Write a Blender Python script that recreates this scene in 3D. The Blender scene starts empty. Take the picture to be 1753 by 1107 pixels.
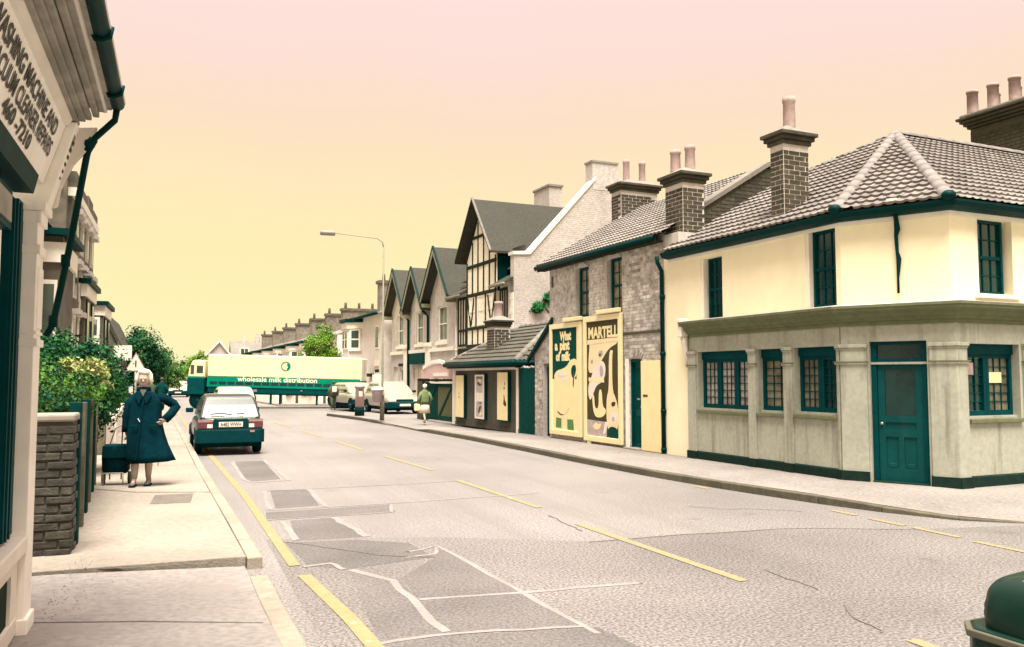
import bpy, bmesh, math, random
from mathutils import Vector, Matrix, noise
R = math.radians
random.seed(7)
sc = bpy.context.scene
C = sc.collection
# ------------------------------------------------------------------ camera, sky, sun, exposure
cam_d = bpy.data.cameras.new('camera'); cam = bpy.data.objects.new('camera', cam_d); C.objects.link(cam)
cam.location = (0, 0, 1.7)
cam.rotation_euler = (R(90 + 3.67), 0, R(-21.63))
cam_d.sensor_width = 36; cam_d.lens = 1440 / 1753 * 36; cam_d.clip_start = .05; cam_d.clip_end = 3000
sc.camera = cam
EXPOSURE = 3.1
sc.view_settings.view_transform = 'Standard'; sc.view_settings.look = 'None'
sc.view_settings.gamma = 1; sc.view_settings.use_curve_mapping = False
sc.view_settings.exposure = EXPOSURE

def lin(h):
    h = h.lstrip('#'); out = []
    for i in (0, 2, 4):
        c = int(h[i:i + 2], 16) / 255
        out.append(c / 12.92 if c <= .04045 else ((c + .055) / 1.055) ** 2.4)
    return out
w = bpy.data.worlds.new('World'); sc.world = w; w.use_nodes = True
nt = w.node_tree; N = nt.nodes; L = nt.links
bg = N['Background']
tc = N.new('ShaderNodeTexCoord'); sep = N.new('ShaderNodeSeparateXYZ'); L.new(tc.outputs['Generated'], sep.inputs[0])
nz = N.new('ShaderNodeTexNoise'); nz.inputs['Scale'].default_value = 3.0; nz.inputs['Detail'].default_value = 6
L.new(tc.outputs['Generated'], nz.inputs['Vector'])
mth = N.new('ShaderNodeMath'); mth.operation = 'MULTIPLY_ADD'; mth.inputs[1].default_value = .07; L.new(nz.outputs['Fac'], mth.inputs[0])
L.new(sep.outputs['Z'], mth.inputs[2])
mth2 = N.new('ShaderNodeMath'); mth2.operation = 'SUBTRACT'; mth2.inputs[1].default_value = .035; L.new(mth.outputs[0], mth2.inputs[0])
rmp = N.new('ShaderNodeValToRGB'); L.new(mth2.outputs[0], rmp.inputs[0])
# an even warm overcast: cream yellow low down, peach, then pinkish white up to the zenith
stops = [(0.0, '#fff6c0'), (.10, '#fff2b6'), (.20, '#ffebba'), (.29, '#fee2c6'), (.37, '#fee1d8'), (.42, '#fee2dc'), (1.0, '#fee2dc')]
el = rmp.color_ramp.elements
while len(el) < len(stops): el.new(.5)
for e, (p, h) in zip(el, stops):
    e.position = p; e.color = lin(h) + [1]
L.new(rmp.outputs[0], bg.inputs['Color'])
bg.inputs['Strength'].default_value = 1 / 2 ** EXPOSURE
sun_d = bpy.data.lights.new('sun', 'SUN'); sun = bpy.data.objects.new('sun', sun_d); C.objects.link(sun)
sun_d.energy = 1.5; sun_d.angle = R(38); sun_d.color = (1, .95, .86)
SUN_DIR = Vector((-.08, -.30, .94)).normalized()      # towards the sun: high behind an even veil of cloud, a little behind the camera
sun.rotation_euler = SUN_DIR.to_track_quat('Z', 'Y').to_euler()
sc.cycles.use_denoising = True
sc.cycles.max_bounces = 6
sc.cycles.diffuse_bounces = 3

# ------------------------------------------------------------------ materials
MATS = {}
def mat(name, col, rough=.8, vary=.12, scale=6., vary2=.0, scale2=.6, bump=.0, bscale=60., spec=.5, metal=0., rnd=0., dark=None, dthr=.62, coat=0., streak=None):
    """procedural paint, stone, brick ... : colour broken by two noises, relief by a third; rnd varies it per object"""
    m = bpy.data.materials.new(name); m.use_nodes = True
    nt = m.node_tree; N = nt.nodes; L = nt.links; b = N['Principled BSDF']
    b.inputs['Roughness'].default_value = rough; b.inputs['Metallic'].default_value = metal
    b.inputs['Specular IOR Level'].default_value = spec
    if coat: b.inputs['Coat Weight'].default_value = coat; b.inputs['Coat Roughness'].default_value = .08
    geo = N.new('ShaderNodeNewGeometry'); pos = geo.outputs['Position']
    def noise_(s, d=4.):
        n = N.new('ShaderNodeTexNoise'); n.inputs['Scale'].default_value = s; n.inputs['Detail'].default_value = d
        L.new(pos, n.inputs['Vector']); return n.outputs['Fac']
    def scaled(fac, amt):
        mr = N.new('ShaderNodeMapRange'); mr.inputs['From Min'].default_value = .3; mr.inputs['From Max'].default_value = .7
        mr.inputs['To Min'].default_value = 1 - amt; mr.inputs['To Max'].default_value = 1 + amt; L.new(fac, mr.inputs[0]); return mr.outputs[0]
    val = None
    def mul(a, b_):
        if a is None: return b_
        x = N.new('ShaderNodeMath'); x.operation = 'MULTIPLY'; L.new(a, x.inputs[0]); L.new(b_, x.inputs[1]); return x.outputs[0]
    if vary: val = mul(val, scaled(noise_(scale, 6.), vary))
    if vary2: val = mul(val, scaled(noise_(scale2, 3.), vary2))
    if rnd:
        oi = N.new('ShaderNodeObjectInfo'); mr = N.new('ShaderNodeMapRange')
        mr.inputs['To Min'].default_value = 1 - rnd; mr.inputs['To Max'].default_value = 1 + rnd
        L.new(oi.outputs['Random'], mr.inputs[0]); val = mul(val, mr.outputs[0])
    rgb = N.new('ShaderNodeRGB'); rgb.outputs[0].default_value = (*col, 1); colour = rgb.outputs[0]
    if val is not None:
        vm = N.new('ShaderNodeVectorMath'); vm.operation = 'SCALE'; L.new(colour, vm.inputs[0]); L.new(val, vm.inputs['Scale']); colour = vm.outputs[0]
    if dark:
        d = noise_(dark[1], 5.); rr = N.new('ShaderNodeMapRange'); rr.inputs['From Min'].default_value = dthr; rr.inputs['From Max'].default_value = dthr + .1
        L.new(d, rr.inputs[0]); mx = N.new('ShaderNodeMix'); mx.data_type = 'RGBA'; L.new(rr.outputs[0], mx.inputs['Factor'])
        L.new(colour, mx.inputs['A']); mx.inputs['B'].default_value = (*dark[0], 1); colour = mx.outputs['Result']
    if streak:      # rain streaks and grime: noise drawn out downwards
        mp = N.new('ShaderNodeMapping'); mp.inputs['Scale'].default_value = streak[3] if len(streak) > 3 else (7, 7, .55); L.new(pos, mp.inputs['Vector'])
        n = N.new('ShaderNodeTexNoise'); n.inputs['Scale'].default_value = 1.; n.inputs['Detail'].default_value = 6; n.inputs['Roughness'].default_value = .65; L.new(mp.outputs[0], n.inputs['Vector'])
        rr = N.new('ShaderNodeMapRange'); rr.inputs['From Min'].default_value = streak[1]; rr.inputs['From Max'].default_value = streak[1] + .22; rr.inputs['To Max'].default_value = streak[2]
        L.new(n.outputs['Fac'], rr.inputs[0]); mx = N.new('ShaderNodeMix'); mx.data_type = 'RGBA'; L.new(rr.outputs[0], mx.inputs['Factor']); L.new(colour, mx.inputs['A']); mx.inputs['B'].default_value = (*streak[0], 1); colour = mx.outputs['Result']
    L.new(colour, b.inputs['Base Color'])
    if bump:
        bp = N.new('ShaderNodeBump'); bp.inputs['Strength'].default_value = bump; bp.inputs['Distance'].default_value = .02
        L.new(noise_(bscale, 5.), bp.inputs['Height']); L.new(bp.outputs[0], b.inputs['Normal'])
    MATS[name] = m; return m
M = MATS
mat('asphalt', (.196, .179, .168), .42, .6, 42, .16, .35, .35, 60, 1., dark=((.12, .103, .09), 1.1), dthr=.66, streak=((.155, .14, .13), .48, .7, (1.5, .06, 1)))
mat('junction_asphalt', (.152, .138, .128), .45, .7, 42, .2, .5, .4, 60, .9, dark=((.10, .088, .08), 1.1), dthr=.66)
mat('patch_asphalt', (.116, .105, .098), .85, .4, 42, .2, .8, .8, 50, .4)
mat('trench_asphalt', (.126, .113, .106), .85, .4, 42, .2, .8, .8, 50, .4)
mat('tar_band', (.215, .193, .176), .75, .12, 20, .1, 2, .2, 60)
mat('crack', (.11, .098, .09), .9, .3, 30)
mat('pavement_left', (.245, .21, .168), .85, .14, 16, .14, .7, .4, 50, dark=((.27, .235, .21), .9), dthr=.68)
mat('crossover', (.225, .198, .178), .85, .18, 18, .16, .8, .4, 50, dark=((.22, .19, .17), 1.1), dthr=.6)
mat('pavement_right', (.195, .172, .153), .85, .24, 22, .16, .7, .4, 50)
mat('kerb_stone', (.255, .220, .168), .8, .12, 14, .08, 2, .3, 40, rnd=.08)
mat('kerb_shaded', (.075, .066, .04), .85, .25, 10, .15, 2, .3, 40, rnd=.12)  # whole stone darkened to carry the shade on its road face
mat('yellow_paint', (.30, .195, .092), .7, .08, 12, .06, 3, dark=((.40, .33, .24), 9.), dthr=.66)
mat('white_paint_road', (.26, .19, .10), .7, .08, 12, dark=((.40, .35, .28), 9.), dthr=.66)
mat('iron', (.13, .11, .09), .6, .2, 20, .1, 3, .2, 60)
mat('cream_wall', (.88, .79, .53), .8, .03, 3, .05, .8, .1, 30, streak=((.52, .44, .27), .60, .35))
mat('shopfront_render', (.345, .345, .27), .85, .10, 14, .10, 1.0, .2, 60, dark=((.20, .19, .125), 1.4), dthr=.66, streak=((.12, .115, .075), .52, .75))
mat('cornice_paint', (.135, .145, .08), .75, .12, 8, .1, 1, spec=.06)
mat('plinth_paint', (.010, .024, .018), .7, .2, 10, spec=.06)
mat('teal_paint', (0, .042, .046), .5, .14, 8, .1, 1.5, spec=.06)
mat('teal_door', (0, .052, .050), .45, .12, 8, .1, 1.5, spec=.15, streak=((.015, .06, .055), .55, .6))
mat('glass_dark', (.002, .028, .026), .12, .3, 4, spec=.6)
mat('glass_net', (.15, .14, .09), .3, .4, 7, .35, 3, spec=.5)
mat('glass_curtain', (.34, .295, .26), .3, .3, 9, .25, 3, spec=.5)
mat('glass_far', (.05, .07, .055), .15, .4, 1.2, spec=.6)
mat('blind', (.72, .64, .47), .8, .05, 3)
mat('infill', (.84, .77, .60), .8, .05, 4, .05, 1)
mat('white_trim', (.82, .76, .64), .7, .05, 5, .05, 1)
mat('off_white', (.74, .67, .58), .75, .07, 5, .07, 1)
mat('shop_white', (.89, .83, .74), .65, .05, 5, .06, 1.5, dark=((.5, .43, .34), 3), dthr=.72, streak=((.45, .39, .30), .58, .5))
mat('mortar', (.50, .455, .40), .9, .15, 20, .1, 1, .3, 60)
mat('mortar_light', (.56, .50, .43), .9, .15, 20, .1, 1, .3, 60)
mat('mortar_dark', (0.0612, 0.054, 0.0324), .9, .2, 20, .1, 1, .3, 60)
mat('brick_stock', (.40, .36, .315), .9, .42, 7, .22, .9, .4, 50, rnd=.32)
mat('brick_olive', (0.05072, 0.04347, 0.02415), .9, .3, 9, .2, 2, .4, 50, rnd=.28)
mat('brick_pier', (.038, .034, .025), .9, .35, 12, .25, 3, .5, 40, rnd=.3)
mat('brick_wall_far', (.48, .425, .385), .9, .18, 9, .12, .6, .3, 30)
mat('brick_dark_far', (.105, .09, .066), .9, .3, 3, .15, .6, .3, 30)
mat('brick_stack', (.19, .165, .128), .9, .3, 4, .2, .8, .3, 30)
mat('render_grey', (.52, .47, .42), .9, .12, 4, .1, .5, streak=((.22, .195, .165), .52, .6))
mat('render_pale', (.66, .60, .53), .9, .08, 4, .08, .5, streak=((.34, .30, .25), .55, .5))
mat('stone_coping', (.24, .212, .175), .85, .12, 8, .1, 1)
mat('tile_pale', (.165, .145, .127), .85, .25, 10, .2, 1.2, .3, 40, rnd=.2, dark=((.11, .105, .07), 1.7), dthr=.62)
mat('ridge_pale', (.19, .168, .149), .85, .15, 12, .1, 1, .3, 40, rnd=.08)
mat('slate_pale', (.215, .192, .168), .8, .14, 8, .12, .8, .2, 40, rnd=.10)
mat('slate_mid', (.15, .135, .11), .8, .16, 6, .12, .8, .3, 30, rnd=.14)
mat('tile_dark', (.032, .030, .019), .85, .3, 12, .12, .8, .4, 30, rnd=.15)
mat('tile_shed', (.066, .06, .042), .85, .2, 10, .14, .8, .3, 40, rnd=.12)
mat('timber_dark', (0.02408, 0.03096, 0.0172), .8, .25, 10, .1, 1, spec=.06)
mat('bargeboard', (.25, .235, .15), .8, .12, 6)
mat('gutter_dark', (0, .024, .022), .5, .2, 8, spec=.06)
mat('pot_pink', (.33, .235, .205), .85, .16, 10, .12, 2, .2, 40, streak=((.2, .14, .12), .5, .6))
mat('flaunching', (.19, .168, .145), .9, .2, 10, .1, 2, .4, 30)
mat('shed_wall', (0.05882, 0.05697, 0.03406), .85, .18, 9, .18, 1.2, .2, 40, dark=((.17, .155, .11), 2.), dthr=.70, streak=((.13, .12, .085), .55, .6))
mat('green_board', (0, .042, .034), .7, .18, 10, .1, 1, rnd=.16, spec=.06)
mat('gate_green', (0, .04, .03), .7, .2, 10, rnd=.12, spec=.06)
mat('gate_olive', (.085, .085, .03), .8, .2, 8)
mat('poster_frame', (.80, .68, .38), .7, .04, 4)
mat('poster_cream', (.80, .67, .36), .7, .04, 4)
mat('poster_white', (.74, .66, .56), .7, .05, 4)
mat('poster_teal', (0, .05, .042), .6, .12, 6, spec=.06)
mat('poster_green', (.08, .19, .05), .6, .12, 6)
mat('poster_olive', (0.0612, 0.05616, 0.0252), .6, .14, 6, spec=.06)
mat('poster_mauve', (.42, .34, .32), .6, .2, 5)
mat('poster_skin', (.78, .63, .38), .65, .05, 4)
mat('panel_shade', (0, .03, .028), .7, .1, 6, spec=.06)
mat('pink_sign', (.60, .42, .38), .7, .06, 6)
mat('grey_metal', (.30, .28, .24), .5, .1, 8)
mat('pole_olive', (.145, .135, .085), .55, .12, 6)
mat('lamp_pale', (.27, .225, .20), .6, .08, 6)
mat('post_pink', (.42, .265, .245), .5, .1, 6)
mat('post_black', (0.002592, 0.02592, 0.02238), .5, .15, 6, spec=.06)
mat('bin_mauve', (.36, .27, .26), .6, .1, 6)
mat('car_teal', (0, .036, .034), .32, .08, 3, .1, 1, coat=.35)
mat('car_green_sheen', (.155, .165, .070), .3, .06, 3, coat=.35)
mat('car_white', (.42, .38, .27), .3, .04, 3, coat=.3)
mat('car_cabin', (.028, .036, .026), .3, .06, 3, coat=.3)
mat('car_silver', (.30, .28, .20), .3, .06, 3, coat=.3)
mat('car_dark', (0, .018, .011), .45, .1, 3, spec=.25, coat=.12)
mat('car_glass', (0.01152, 0.036, 0.03024), .1, .2, 3, spec=.7)
mat('car_glass_pale', (.12, .108, .088), .18, .10, 3, spec=.22)  # pale base colour stands in for sky reflected in the glass
mat('bumper', (0, .028, .032), .6, .15, 8, spec=.06)
mat('bumper_grey', (.085, .08, .05), .6, .1, 8)
mat('tyre', (0, .018, .020), .85, .2, 14, spec=.06)
mat('rim', (.30, .28, .22), .5, .1, 6)
mat('lamp_red', (.10, .03, .036), .3, .15, 20)
mat('lamp_pinkish', (.30, .17, .17), .3, .15, 20)
mat('plate', (.66, .58, .50), .6, .05, 6)
mat('print_dark', (.05, .045, .035), .7, .1, 8)
mat('chrome', (.5, .48, .42), .25, .05, 6, metal=.7)
mat('lorry_cream', (.80, .68, .38), .5, .03, 2, .03, .5)
mat('lorry_green', (0, .19, .105), .5, .1, 3, .1, .8, spec=.06)
mat('lorry_dark', (0, .045, .046), .6, .15, 4, spec=.06)
mat('lorry_blue', (0.00288, 0.0216, 0.0324), .4, .2, 4)
mat('sign_white', (.78, .70, .55), .6, .03, 4)
mat('coat_teal', (0, .017, .024), .9, .2, 14, .22, 3, .3, 80, spec=.06)
mat('skin', (.38, .27, .215), .6, .08, 12)
mat('hair_white', (.74, .66, .52), .8, .25, 40, .2, 12, .5, 60)
mat('hair_dark', (.03, .04, .03), .8, .3, 30)
mat('stocking', (.40, .32, .28), .7, .12, 10)
mat('shoe', (.10, .085, .065), .5, .2, 12)
mat('shoe_light', (.5, .43, .34), .6, .1, 10)
mat('jacket_green', (.11, .15, .06), .9, .25, 8, .1, 2)
mat('skirt_white', (.70, .62, .47), .9, .08, 8)
mat('bag_cream', (.74, .64, .38), .8, .06, 8)
mat('bag_black', (0, .018, .024), .85, .25, 14, spec=.06)
mat('trousers', (.05, .06, .03), .9, .2, 10)
mat('wood_post', (.09, .078, .045), .85, .3, 9, .15, 2, .4, 40, rnd=.2)
mat('wood_dark', (.001, .030, .026), .85, .25, 9, rnd=.15, spec=.06)
mat('bark', (.075, .065, .04), .9, .3, 8, .2, 2, .5, 30)
mat('soffit', (.30, .275, .22), .8, .2, 6, .2, 2, .2, 40)
mat('letter', (.05, .048, .036), .8, .2, 20)
mat('hill_green', (.07, .09, .05), .95, .2, .5)

def leafmat(name, a, b, scale):
    m = bpy.data.materials.new(name); m.use_nodes = True
    nt = m.node_tree; N = nt.nodes; L = nt.links; p = N['Principled BSDF']; p.inputs['Roughness'].default_value = .7; p.inputs['Specular IOR Level'].default_value = .15
    geo = N.new('ShaderNodeNewGeometry'); n = N.new('ShaderNodeTexNoise'); n.inputs['Scale'].default_value = scale; n.inputs['Detail'].default_value = 3
    L.new(geo.outputs['Position'], n.inputs['Vector'])
    n2 = N.new('ShaderNodeTexNoise'); n2.inputs['Scale'].default_value = scale * 9; L.new(geo.outputs['Position'], n2.inputs['Vector'])
    ad = N.new('ShaderNodeMath'); ad.operation = 'ADD'; L.new(n.outputs['Fac'], ad.inputs[0]); L.new(n2.outputs['Fac'], ad.inputs[1])
    mr = N.new('ShaderNodeMapRange'); mr.inputs['From Min'].default_value = .82; mr.inputs['From Max'].default_value = 1.28; L.new(ad.outputs[0], mr.inputs[0])
    mx = N.new('ShaderNodeMix'); mx.data_type = 'RGBA'; L.new(mr.outputs[0], mx.inputs['Factor'])
    mx.inputs['A'].default_value = (*a, 1); mx.inputs['B'].default_value = (*b, 1)
    L.new(mx.outputs['Result'], p.inputs['Base Color'])
    MATS[name] = m
leafmat('leaf_hedge', (.0, .045, .030), (.10, .21, .012), 3.0)
leafmat('leaf_dark', (.0, .036, .028), (.025, .125, .012), 1.3)
leafmat('leaf_blossom', (.20, .26, .06), (.44, .41, .20), 4)
leafmat('leaf_bright', (.05, .16, .012), (.19, .31, .03), .9)
leafmat('leaf_mid', (.018, .085, .018), (.10, .17, .03), .9)
leafmat('leaf_grey', (.13, .145, .085), (.27, .26, .17), .9)
leafmat('leaf_ivy', (.006, .10, .03), (.03, .17, .04), 4)

# ------------------------------------------------------------------ builders
class MB:
    def __init__(s): s.v = []; s.f = []
    def add(s, pts, faces):
        o = len(s.v); s.v += [tuple(p) for p in pts]; s.f += [[i + o for i in f] for f in faces]; return s
    def quad(s, a, b, c, d): return s.add([a, b, c, d], [(0, 1, 2, 3)])
    def poly(s, pts): return s.add(pts, [list(range(len(pts)))])
    def hexa(s, p): # p: 4 bottom, 4 top
        return s.add(p, [(3, 2, 1, 0), (4, 5, 6, 7), (0, 1, 5, 4), (1, 2, 6, 5), (2, 3, 7, 6), (3, 0, 4, 7)])
    def box(s, x0, x1, y0, y1, z0, z1):
        return s.hexa([(x0, y0, z0), (x1, y0, z0), (x1, y1, z0), (x0, y1, z0), (x0, y0, z1), (x1, y0, z1), (x1, y1, z1), (x0, y1, z1)])
    def pbox(s, P, u0, u1, z0, z1, d0, d1):
        return s.hexa([P(u0, z0, d0), P(u1, z0, d0), P(u1, z0, d1), P(u0, z0, d1), P(u0, z1, d0), P(u1, z1, d0), P(u1, z1, d1), P(u0, z1, d1)])
    def prism(s, pts, vec):
        n = len(pts); q = [tuple(a + b for a, b in zip(p, vec)) for p in pts]
        return s.add(list(pts) + q, [list(range(n))[::-1], [n + i for i in range(n)]] + [(i, (i + 1) % n, n + (i + 1) % n, n + i) for i in range(n)])
    def tube(s, pts, rad, n=8, cap=True):
        pts = [Vector(p) for p in pts]; rr = rad if isinstance(rad, (list, tuple)) else [rad] * len(pts)
        o = len(s.v); prev = None
        for i, p in enumerate(pts):
            t = (pts[min(i + 1, len(pts) - 1)] - pts[max(i - 1, 0)]).normalized()
            ref = Vector((0, 0, 1)) if abs(t.z) < .9 else Vector((1, 0, 0))
            if prev is None: a = t.cross(ref).normalized()
            else: a = (prev - t * prev.dot(t)).normalized()
            prev = a; b = t.cross(a)
            r = rr[i]; rx, ry = r if isinstance(r, tuple) else (r, r)
            for k in range(n):
                an = 2 * math.pi * k / n; s.v.append(tuple(p + a * math.cos(an) * rx + b * math.sin(an) * ry))
        for i in range(len(pts) - 1):
            for k in range(n): s.f.append([o + i * n + k, o + i * n + (k + 1) % n, o + (i + 1) * n + (k + 1) % n, o + (i + 1) * n + k])
        if cap: s.f.append([o + k for k in range(n)][::-1]); s.f.append([o + (len(pts) - 1) * n + k for k in range(n)])
        return s
    def lathe(s, prof, c=(0, 0, 0), n=16):
        return s.rings([[(c[0] + r * math.cos(2 * math.pi * k / n), c[1] + r * math.sin(2 * math.pi * k / n), c[2] + z) for k in range(n)] for r, z in prof])
    def rings(s, rings, cap=True):
        o = len(s.v); n = len(rings[0])
        for r in rings: s.v += [tuple(p) for p in r]
        for i in range(len(rings) - 1):
            for k in range(n): s.f.append([o + i * n + k, o + i * n + (k + 1) % n, o + (i + 1) * n + (k + 1) % n, o + (i + 1) * n + k])
        if cap: s.f.append([o + k for k in range(n)][::-1]); s.f.append([o + (len(rings) - 1) * n + k for k in range(n)])
        return s
    def ball(s, c, r, n=12, m=8):
        rx, ry, rz = r if isinstance(r, tuple) else (r, r, r)
        return s.rings([[(c[0] + rx * math.sin(math.pi * (i + .02) / (m + .04)) * math.cos(2 * math.pi * k / n), c[1] + ry * math.sin(math.pi * (i + .02) / (m + .04)) * math.sin(2 * math.pi * k / n), c[2] - rz * math.cos(math.pi * (i + .02) / (m + .04))) for k in range(n)] for i in range(m + 1)])
    def wallgrid(s, P, u0, u1, z0, z1, holes, depth, d=0.):
        us = sorted({u0, u1, *[h[0] for h in holes], *[h[1] for h in holes]}); zs = sorted({z0, z1, *[h[2] for h in holes], *[h[3] for h in holes]})
        us = [u for u in us if u0 <= u <= u1]; zs = [z for z in zs if z0 <= z <= z1]
        for a, b in zip(us, us[1:]):
            for c, e in zip(zs, zs[1:]):
                um, zm = (a + b) / 2, (c + e) / 2
                if any(h[0] < um < h[1] and h[2] < zm < h[3] for h in holes): continue
                s.quad(P(a, c, d), P(b, c, d), P(b, e, d), P(a, e, d))
        for h in holes:
            a, b, c, e = h[:4]
            s.quad(P(a, c, d), P(a, e, d), P(a, e, d + depth), P(a, c, d + depth)); s.quad(P(b, c, d), P(b, c, d + depth), P(b, e, d + depth), P(b, e, d))
            s.quad(P(a, e, d), P(b, e, d), P(b, e, d + depth), P(a, e, d + depth)); s.quad(P(a, c, d), P(a, c, d + depth), P(b, c, d + depth), P(b, c, d))
        return s
    def mesh(s, name, origin=(0, 0, 0), smooth=False, fixn=True):
        me = bpy.data.meshes.new(name)
        me.from_pydata([(a - origin[0], b - origin[1], c - origin[2]) for a, b, c in s.v], [], s.f)
        if fixn:
            bm = bmesh.new(); bm.from_mesh(me); bmesh.ops.recalc_face_normals(bm, faces=bm.faces); bm.to_mesh(me); bm.free()
        if smooth:
            me.polygons.foreach_set('use_smooth', [True] * len(me.polygons))
        return me

ORG = {}
def tag(o, label=None, cat=None, group=None, kind=None):
    if label: o['label'] = label
    if cat: o['category'] = cat
    if group: o['group'] = group
    if kind: o['kind'] = kind
    return o
def thing(name, label, cat, loc=(0, 0, 0), rotz=0., group=None, org=None):
    o = bpy.data.objects.new(name, None); C.objects.link(o); o.empty_display_size = .2
    o.location = loc; o.rotation_euler = (0, 0, rotz); ORG[o.name] = org or (0, 0, 0)
    return tag(o, label, cat, group)
def part(name, mb, m, parent, smooth=False, bevel=0., label=None, kind=None, fixn=True, seg=2):
    """one mesh object under its thing (or part); coordinates are those of the thing's frame"""
    org = ORG[parent.name] if parent else (0, 0, 0)
    me = mb.mesh(name, org, smooth, fixn); me.materials.append(M[m])
    o = bpy.data.objects.new(name, me); C.objects.link(o)
    if parent: o.parent = parent
    ORG[o.name] = org
    if bevel:
        md = o.modifiers.new('bevel', 'BEVEL'); md.width = bevel; md.segments = seg; md.limit_method = 'ANGLE'; md.angle_limit = R(35)
        md.harden_normals = False
        if not smooth:
            pass
    return tag(o, label, None, None, kind)
def solo(name, mb, m, label, cat, group=None, kind=None, smooth=False, bevel=0., fixn=True):
    return tag(part(name, mb, m, None, smooth, bevel, fixn=fixn), label, cat, group, kind)
def pieces(name, items, m, parent, limit=300, rest=None, rest_label=None):
    """items: (mesh, Matrix in the thing's frame). The largest-looking become parts sharing mesh data, the rest one part of kind stuff."""
    org = Vector(ORG[parent.name]); root = parent
    while root.parent: root = root.parent
    W = Matrix.Translation(root.location) @ Matrix.Rotation(root.rotation_euler.z, 4, 'Z') @ Matrix.Translation(-org)
    cp = Vector((0, 0, 1.7))
    items = sorted(items, key=lambda it: ((W @ it[1]).translation - cp).length)
    for me, mx in items[:limit]:
        if not me.materials: me.materials.append(M[m])
        o = bpy.data.objects.new(name, me); C.objects.link(o); o.parent = parent
        o.matrix_local = Matrix.Translation(-org) @ mx
    if items[limit:]:
        mb = MB()
        for me, mx in items[limit:]:
            mb.add([mx @ v.co for v in me.vertices], [list(p.vertices) for p in me.polygons])
        part(rest, mb, m, parent, kind='stuff', fixn=False)
_bm = {}
def boxmesh(name, x, y, z):
    k = (name, round(x, 3), round(y, 3), round(z, 3))
    if k not in _bm: _bm[k] = MB().box(-x / 2, x / 2, -y / 2, y / 2, -z / 2, z / 2).mesh(name)
    return _bm[k]
def brick_items(P, u0, u1, z0, z1, holes=(), bl=.215, bh=.065, j=.012, proud=.006, inside=None, key='brick'):
    """running bond on the face P(u, z, d): one mesh per brick size"""
    out = []; z = z0; row = 0
    o0 = Vector(P(0, 0, 0)); ux = (Vector(P(1, 0, 0)) - o0).normalized(); uy = (Vector(P(0, 0, 1)) - o0).normalized()
    rot = Matrix((ux, uy, Vector((0, 0, 1)))).transposed().to_4x4()
    while z + bh <= z1 + .001:
        cuts = sorted([(h[0], h[1]) for h in holes if h[2] - .02 < z + bh / 2 < h[3] + .02])
        spans = []; a = u0
        for h0, h1 in cuts:
            if h0 > a: spans.append((a, min(h0, u1)))
            a = max(a, h1)
        if a < u1: spans.append((a, u1))
        for s0, s1 in spans:
            u = u0 - (bl + j) * (.5 if row % 2 else 0) - 3 * (bl + j)
            while u < s1:
                a, b = max(u, s0 + j / 2), min(u + bl, s1 - j / 2); u += bl + j
                if b - a < .035: continue
                um = (a + b) / 2
                if inside and not inside(um, z + bh / 2): continue
                l = round((b - a) * 40) / 40 if b - a < bl - .001 else bl
                jit = random.uniform(-.002, .0035)
                me = boxmesh(key, min(l, b - a + .004), .03, bh)
                out.append((me, Matrix.Translation(Vector(P(um, z + bh / 2, .015 - proud - jit))) @ rot))
        z += bh + j; row += 1
    return out
def text_mb(s, size, P, u, z, d, bold=0., italic=0., sx=1., font_align='LEFT', step=4):
    cu = bpy.data.curves.new('t', 'FONT'); cu.body = s; cu.size = size; cu.align_x = font_align; cu.resolution_u = step; cu.offset = bold; cu.shear = italic
    ob = bpy.data.objects.new('t', cu); me = bpy.data.meshes.new_from_object(ob)
    mb = MB(); mb.add([P(u + v.co.x * sx, z + v.co.y, d) for v in me.vertices], [list(p.vertices) for p in me.polygons])
    bpy.data.objects.remove(ob); bpy.data.curves.remove(cu); bpy.data.meshes.remove(me)
    return mb
def blades(n, sampler, size, seed, aspect=.6):
    """n leaf-sized faces (a folded quad each) scattered by sampler() -> (point, outward)"""
    rnd = random.Random(seed); mb = MB(); V = mb.v; Fc = mb.f
    for _ in range(n):
        p, nrm = sampler(rnd)
        d = Vector((rnd.gauss(0, 1), rnd.gauss(0, 1), rnd.gauss(0, 1))) * .75 + Vector(nrm) * .9
        d.normalize(); a = d.cross(Vector((rnd.gauss(0, 1), rnd.gauss(0, 1), rnd.gauss(0, 1)))).normalized(); b = d.cross(a)
        s = size * rnd.uniform(.6, 1.4); o = len(V)
        V += [tuple(p - a * s * .5), tuple(p + b * s * aspect * .5 + d * s * .12), tuple(p + a * s * .5), tuple(p - b * s * aspect * .5 + d * s * .12)]
        Fc.append([o, o + 1, o + 2, o + 3])
    return mb
def clump_sampler(lobes, lumps, seed, lump_r=.35):
    """lobes: (centre, radii); leaves gather in lumps on and inside the lobes so gaps and light and dark clumps appear"""
    rnd = random.Random(seed); cs = []
    vol = [r[0] * r[1] * r[2] for c, r in lobes]
    for _ in range(lumps):
        c, r = rnd.choices(lobes, vol)[0]
        while True:
            q = Vector((rnd.uniform(-1, 1), rnd.uniform(-1, 1), rnd.uniform(-1, 1)))
            if .35 < q.length < 1: break
        q *= rnd.uniform(.85, 1.05)
        cs.append((Vector((c[0] + q.x * r[0], c[1] + q.y * r[1], c[2] + q.z * r[2])), q.normalized(), lump_r * rnd.uniform(.6, 1.3)))
    def f(rn):
        c, nn, lr = rn.choice(cs)
        g = Vector((rn.gauss(0, .5), rn.gauss(0, .5), rn.gauss(0, .4)))
        return c + g * lr, (nn + g * .6 + Vector((0, 0, .35)))
    return f
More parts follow.
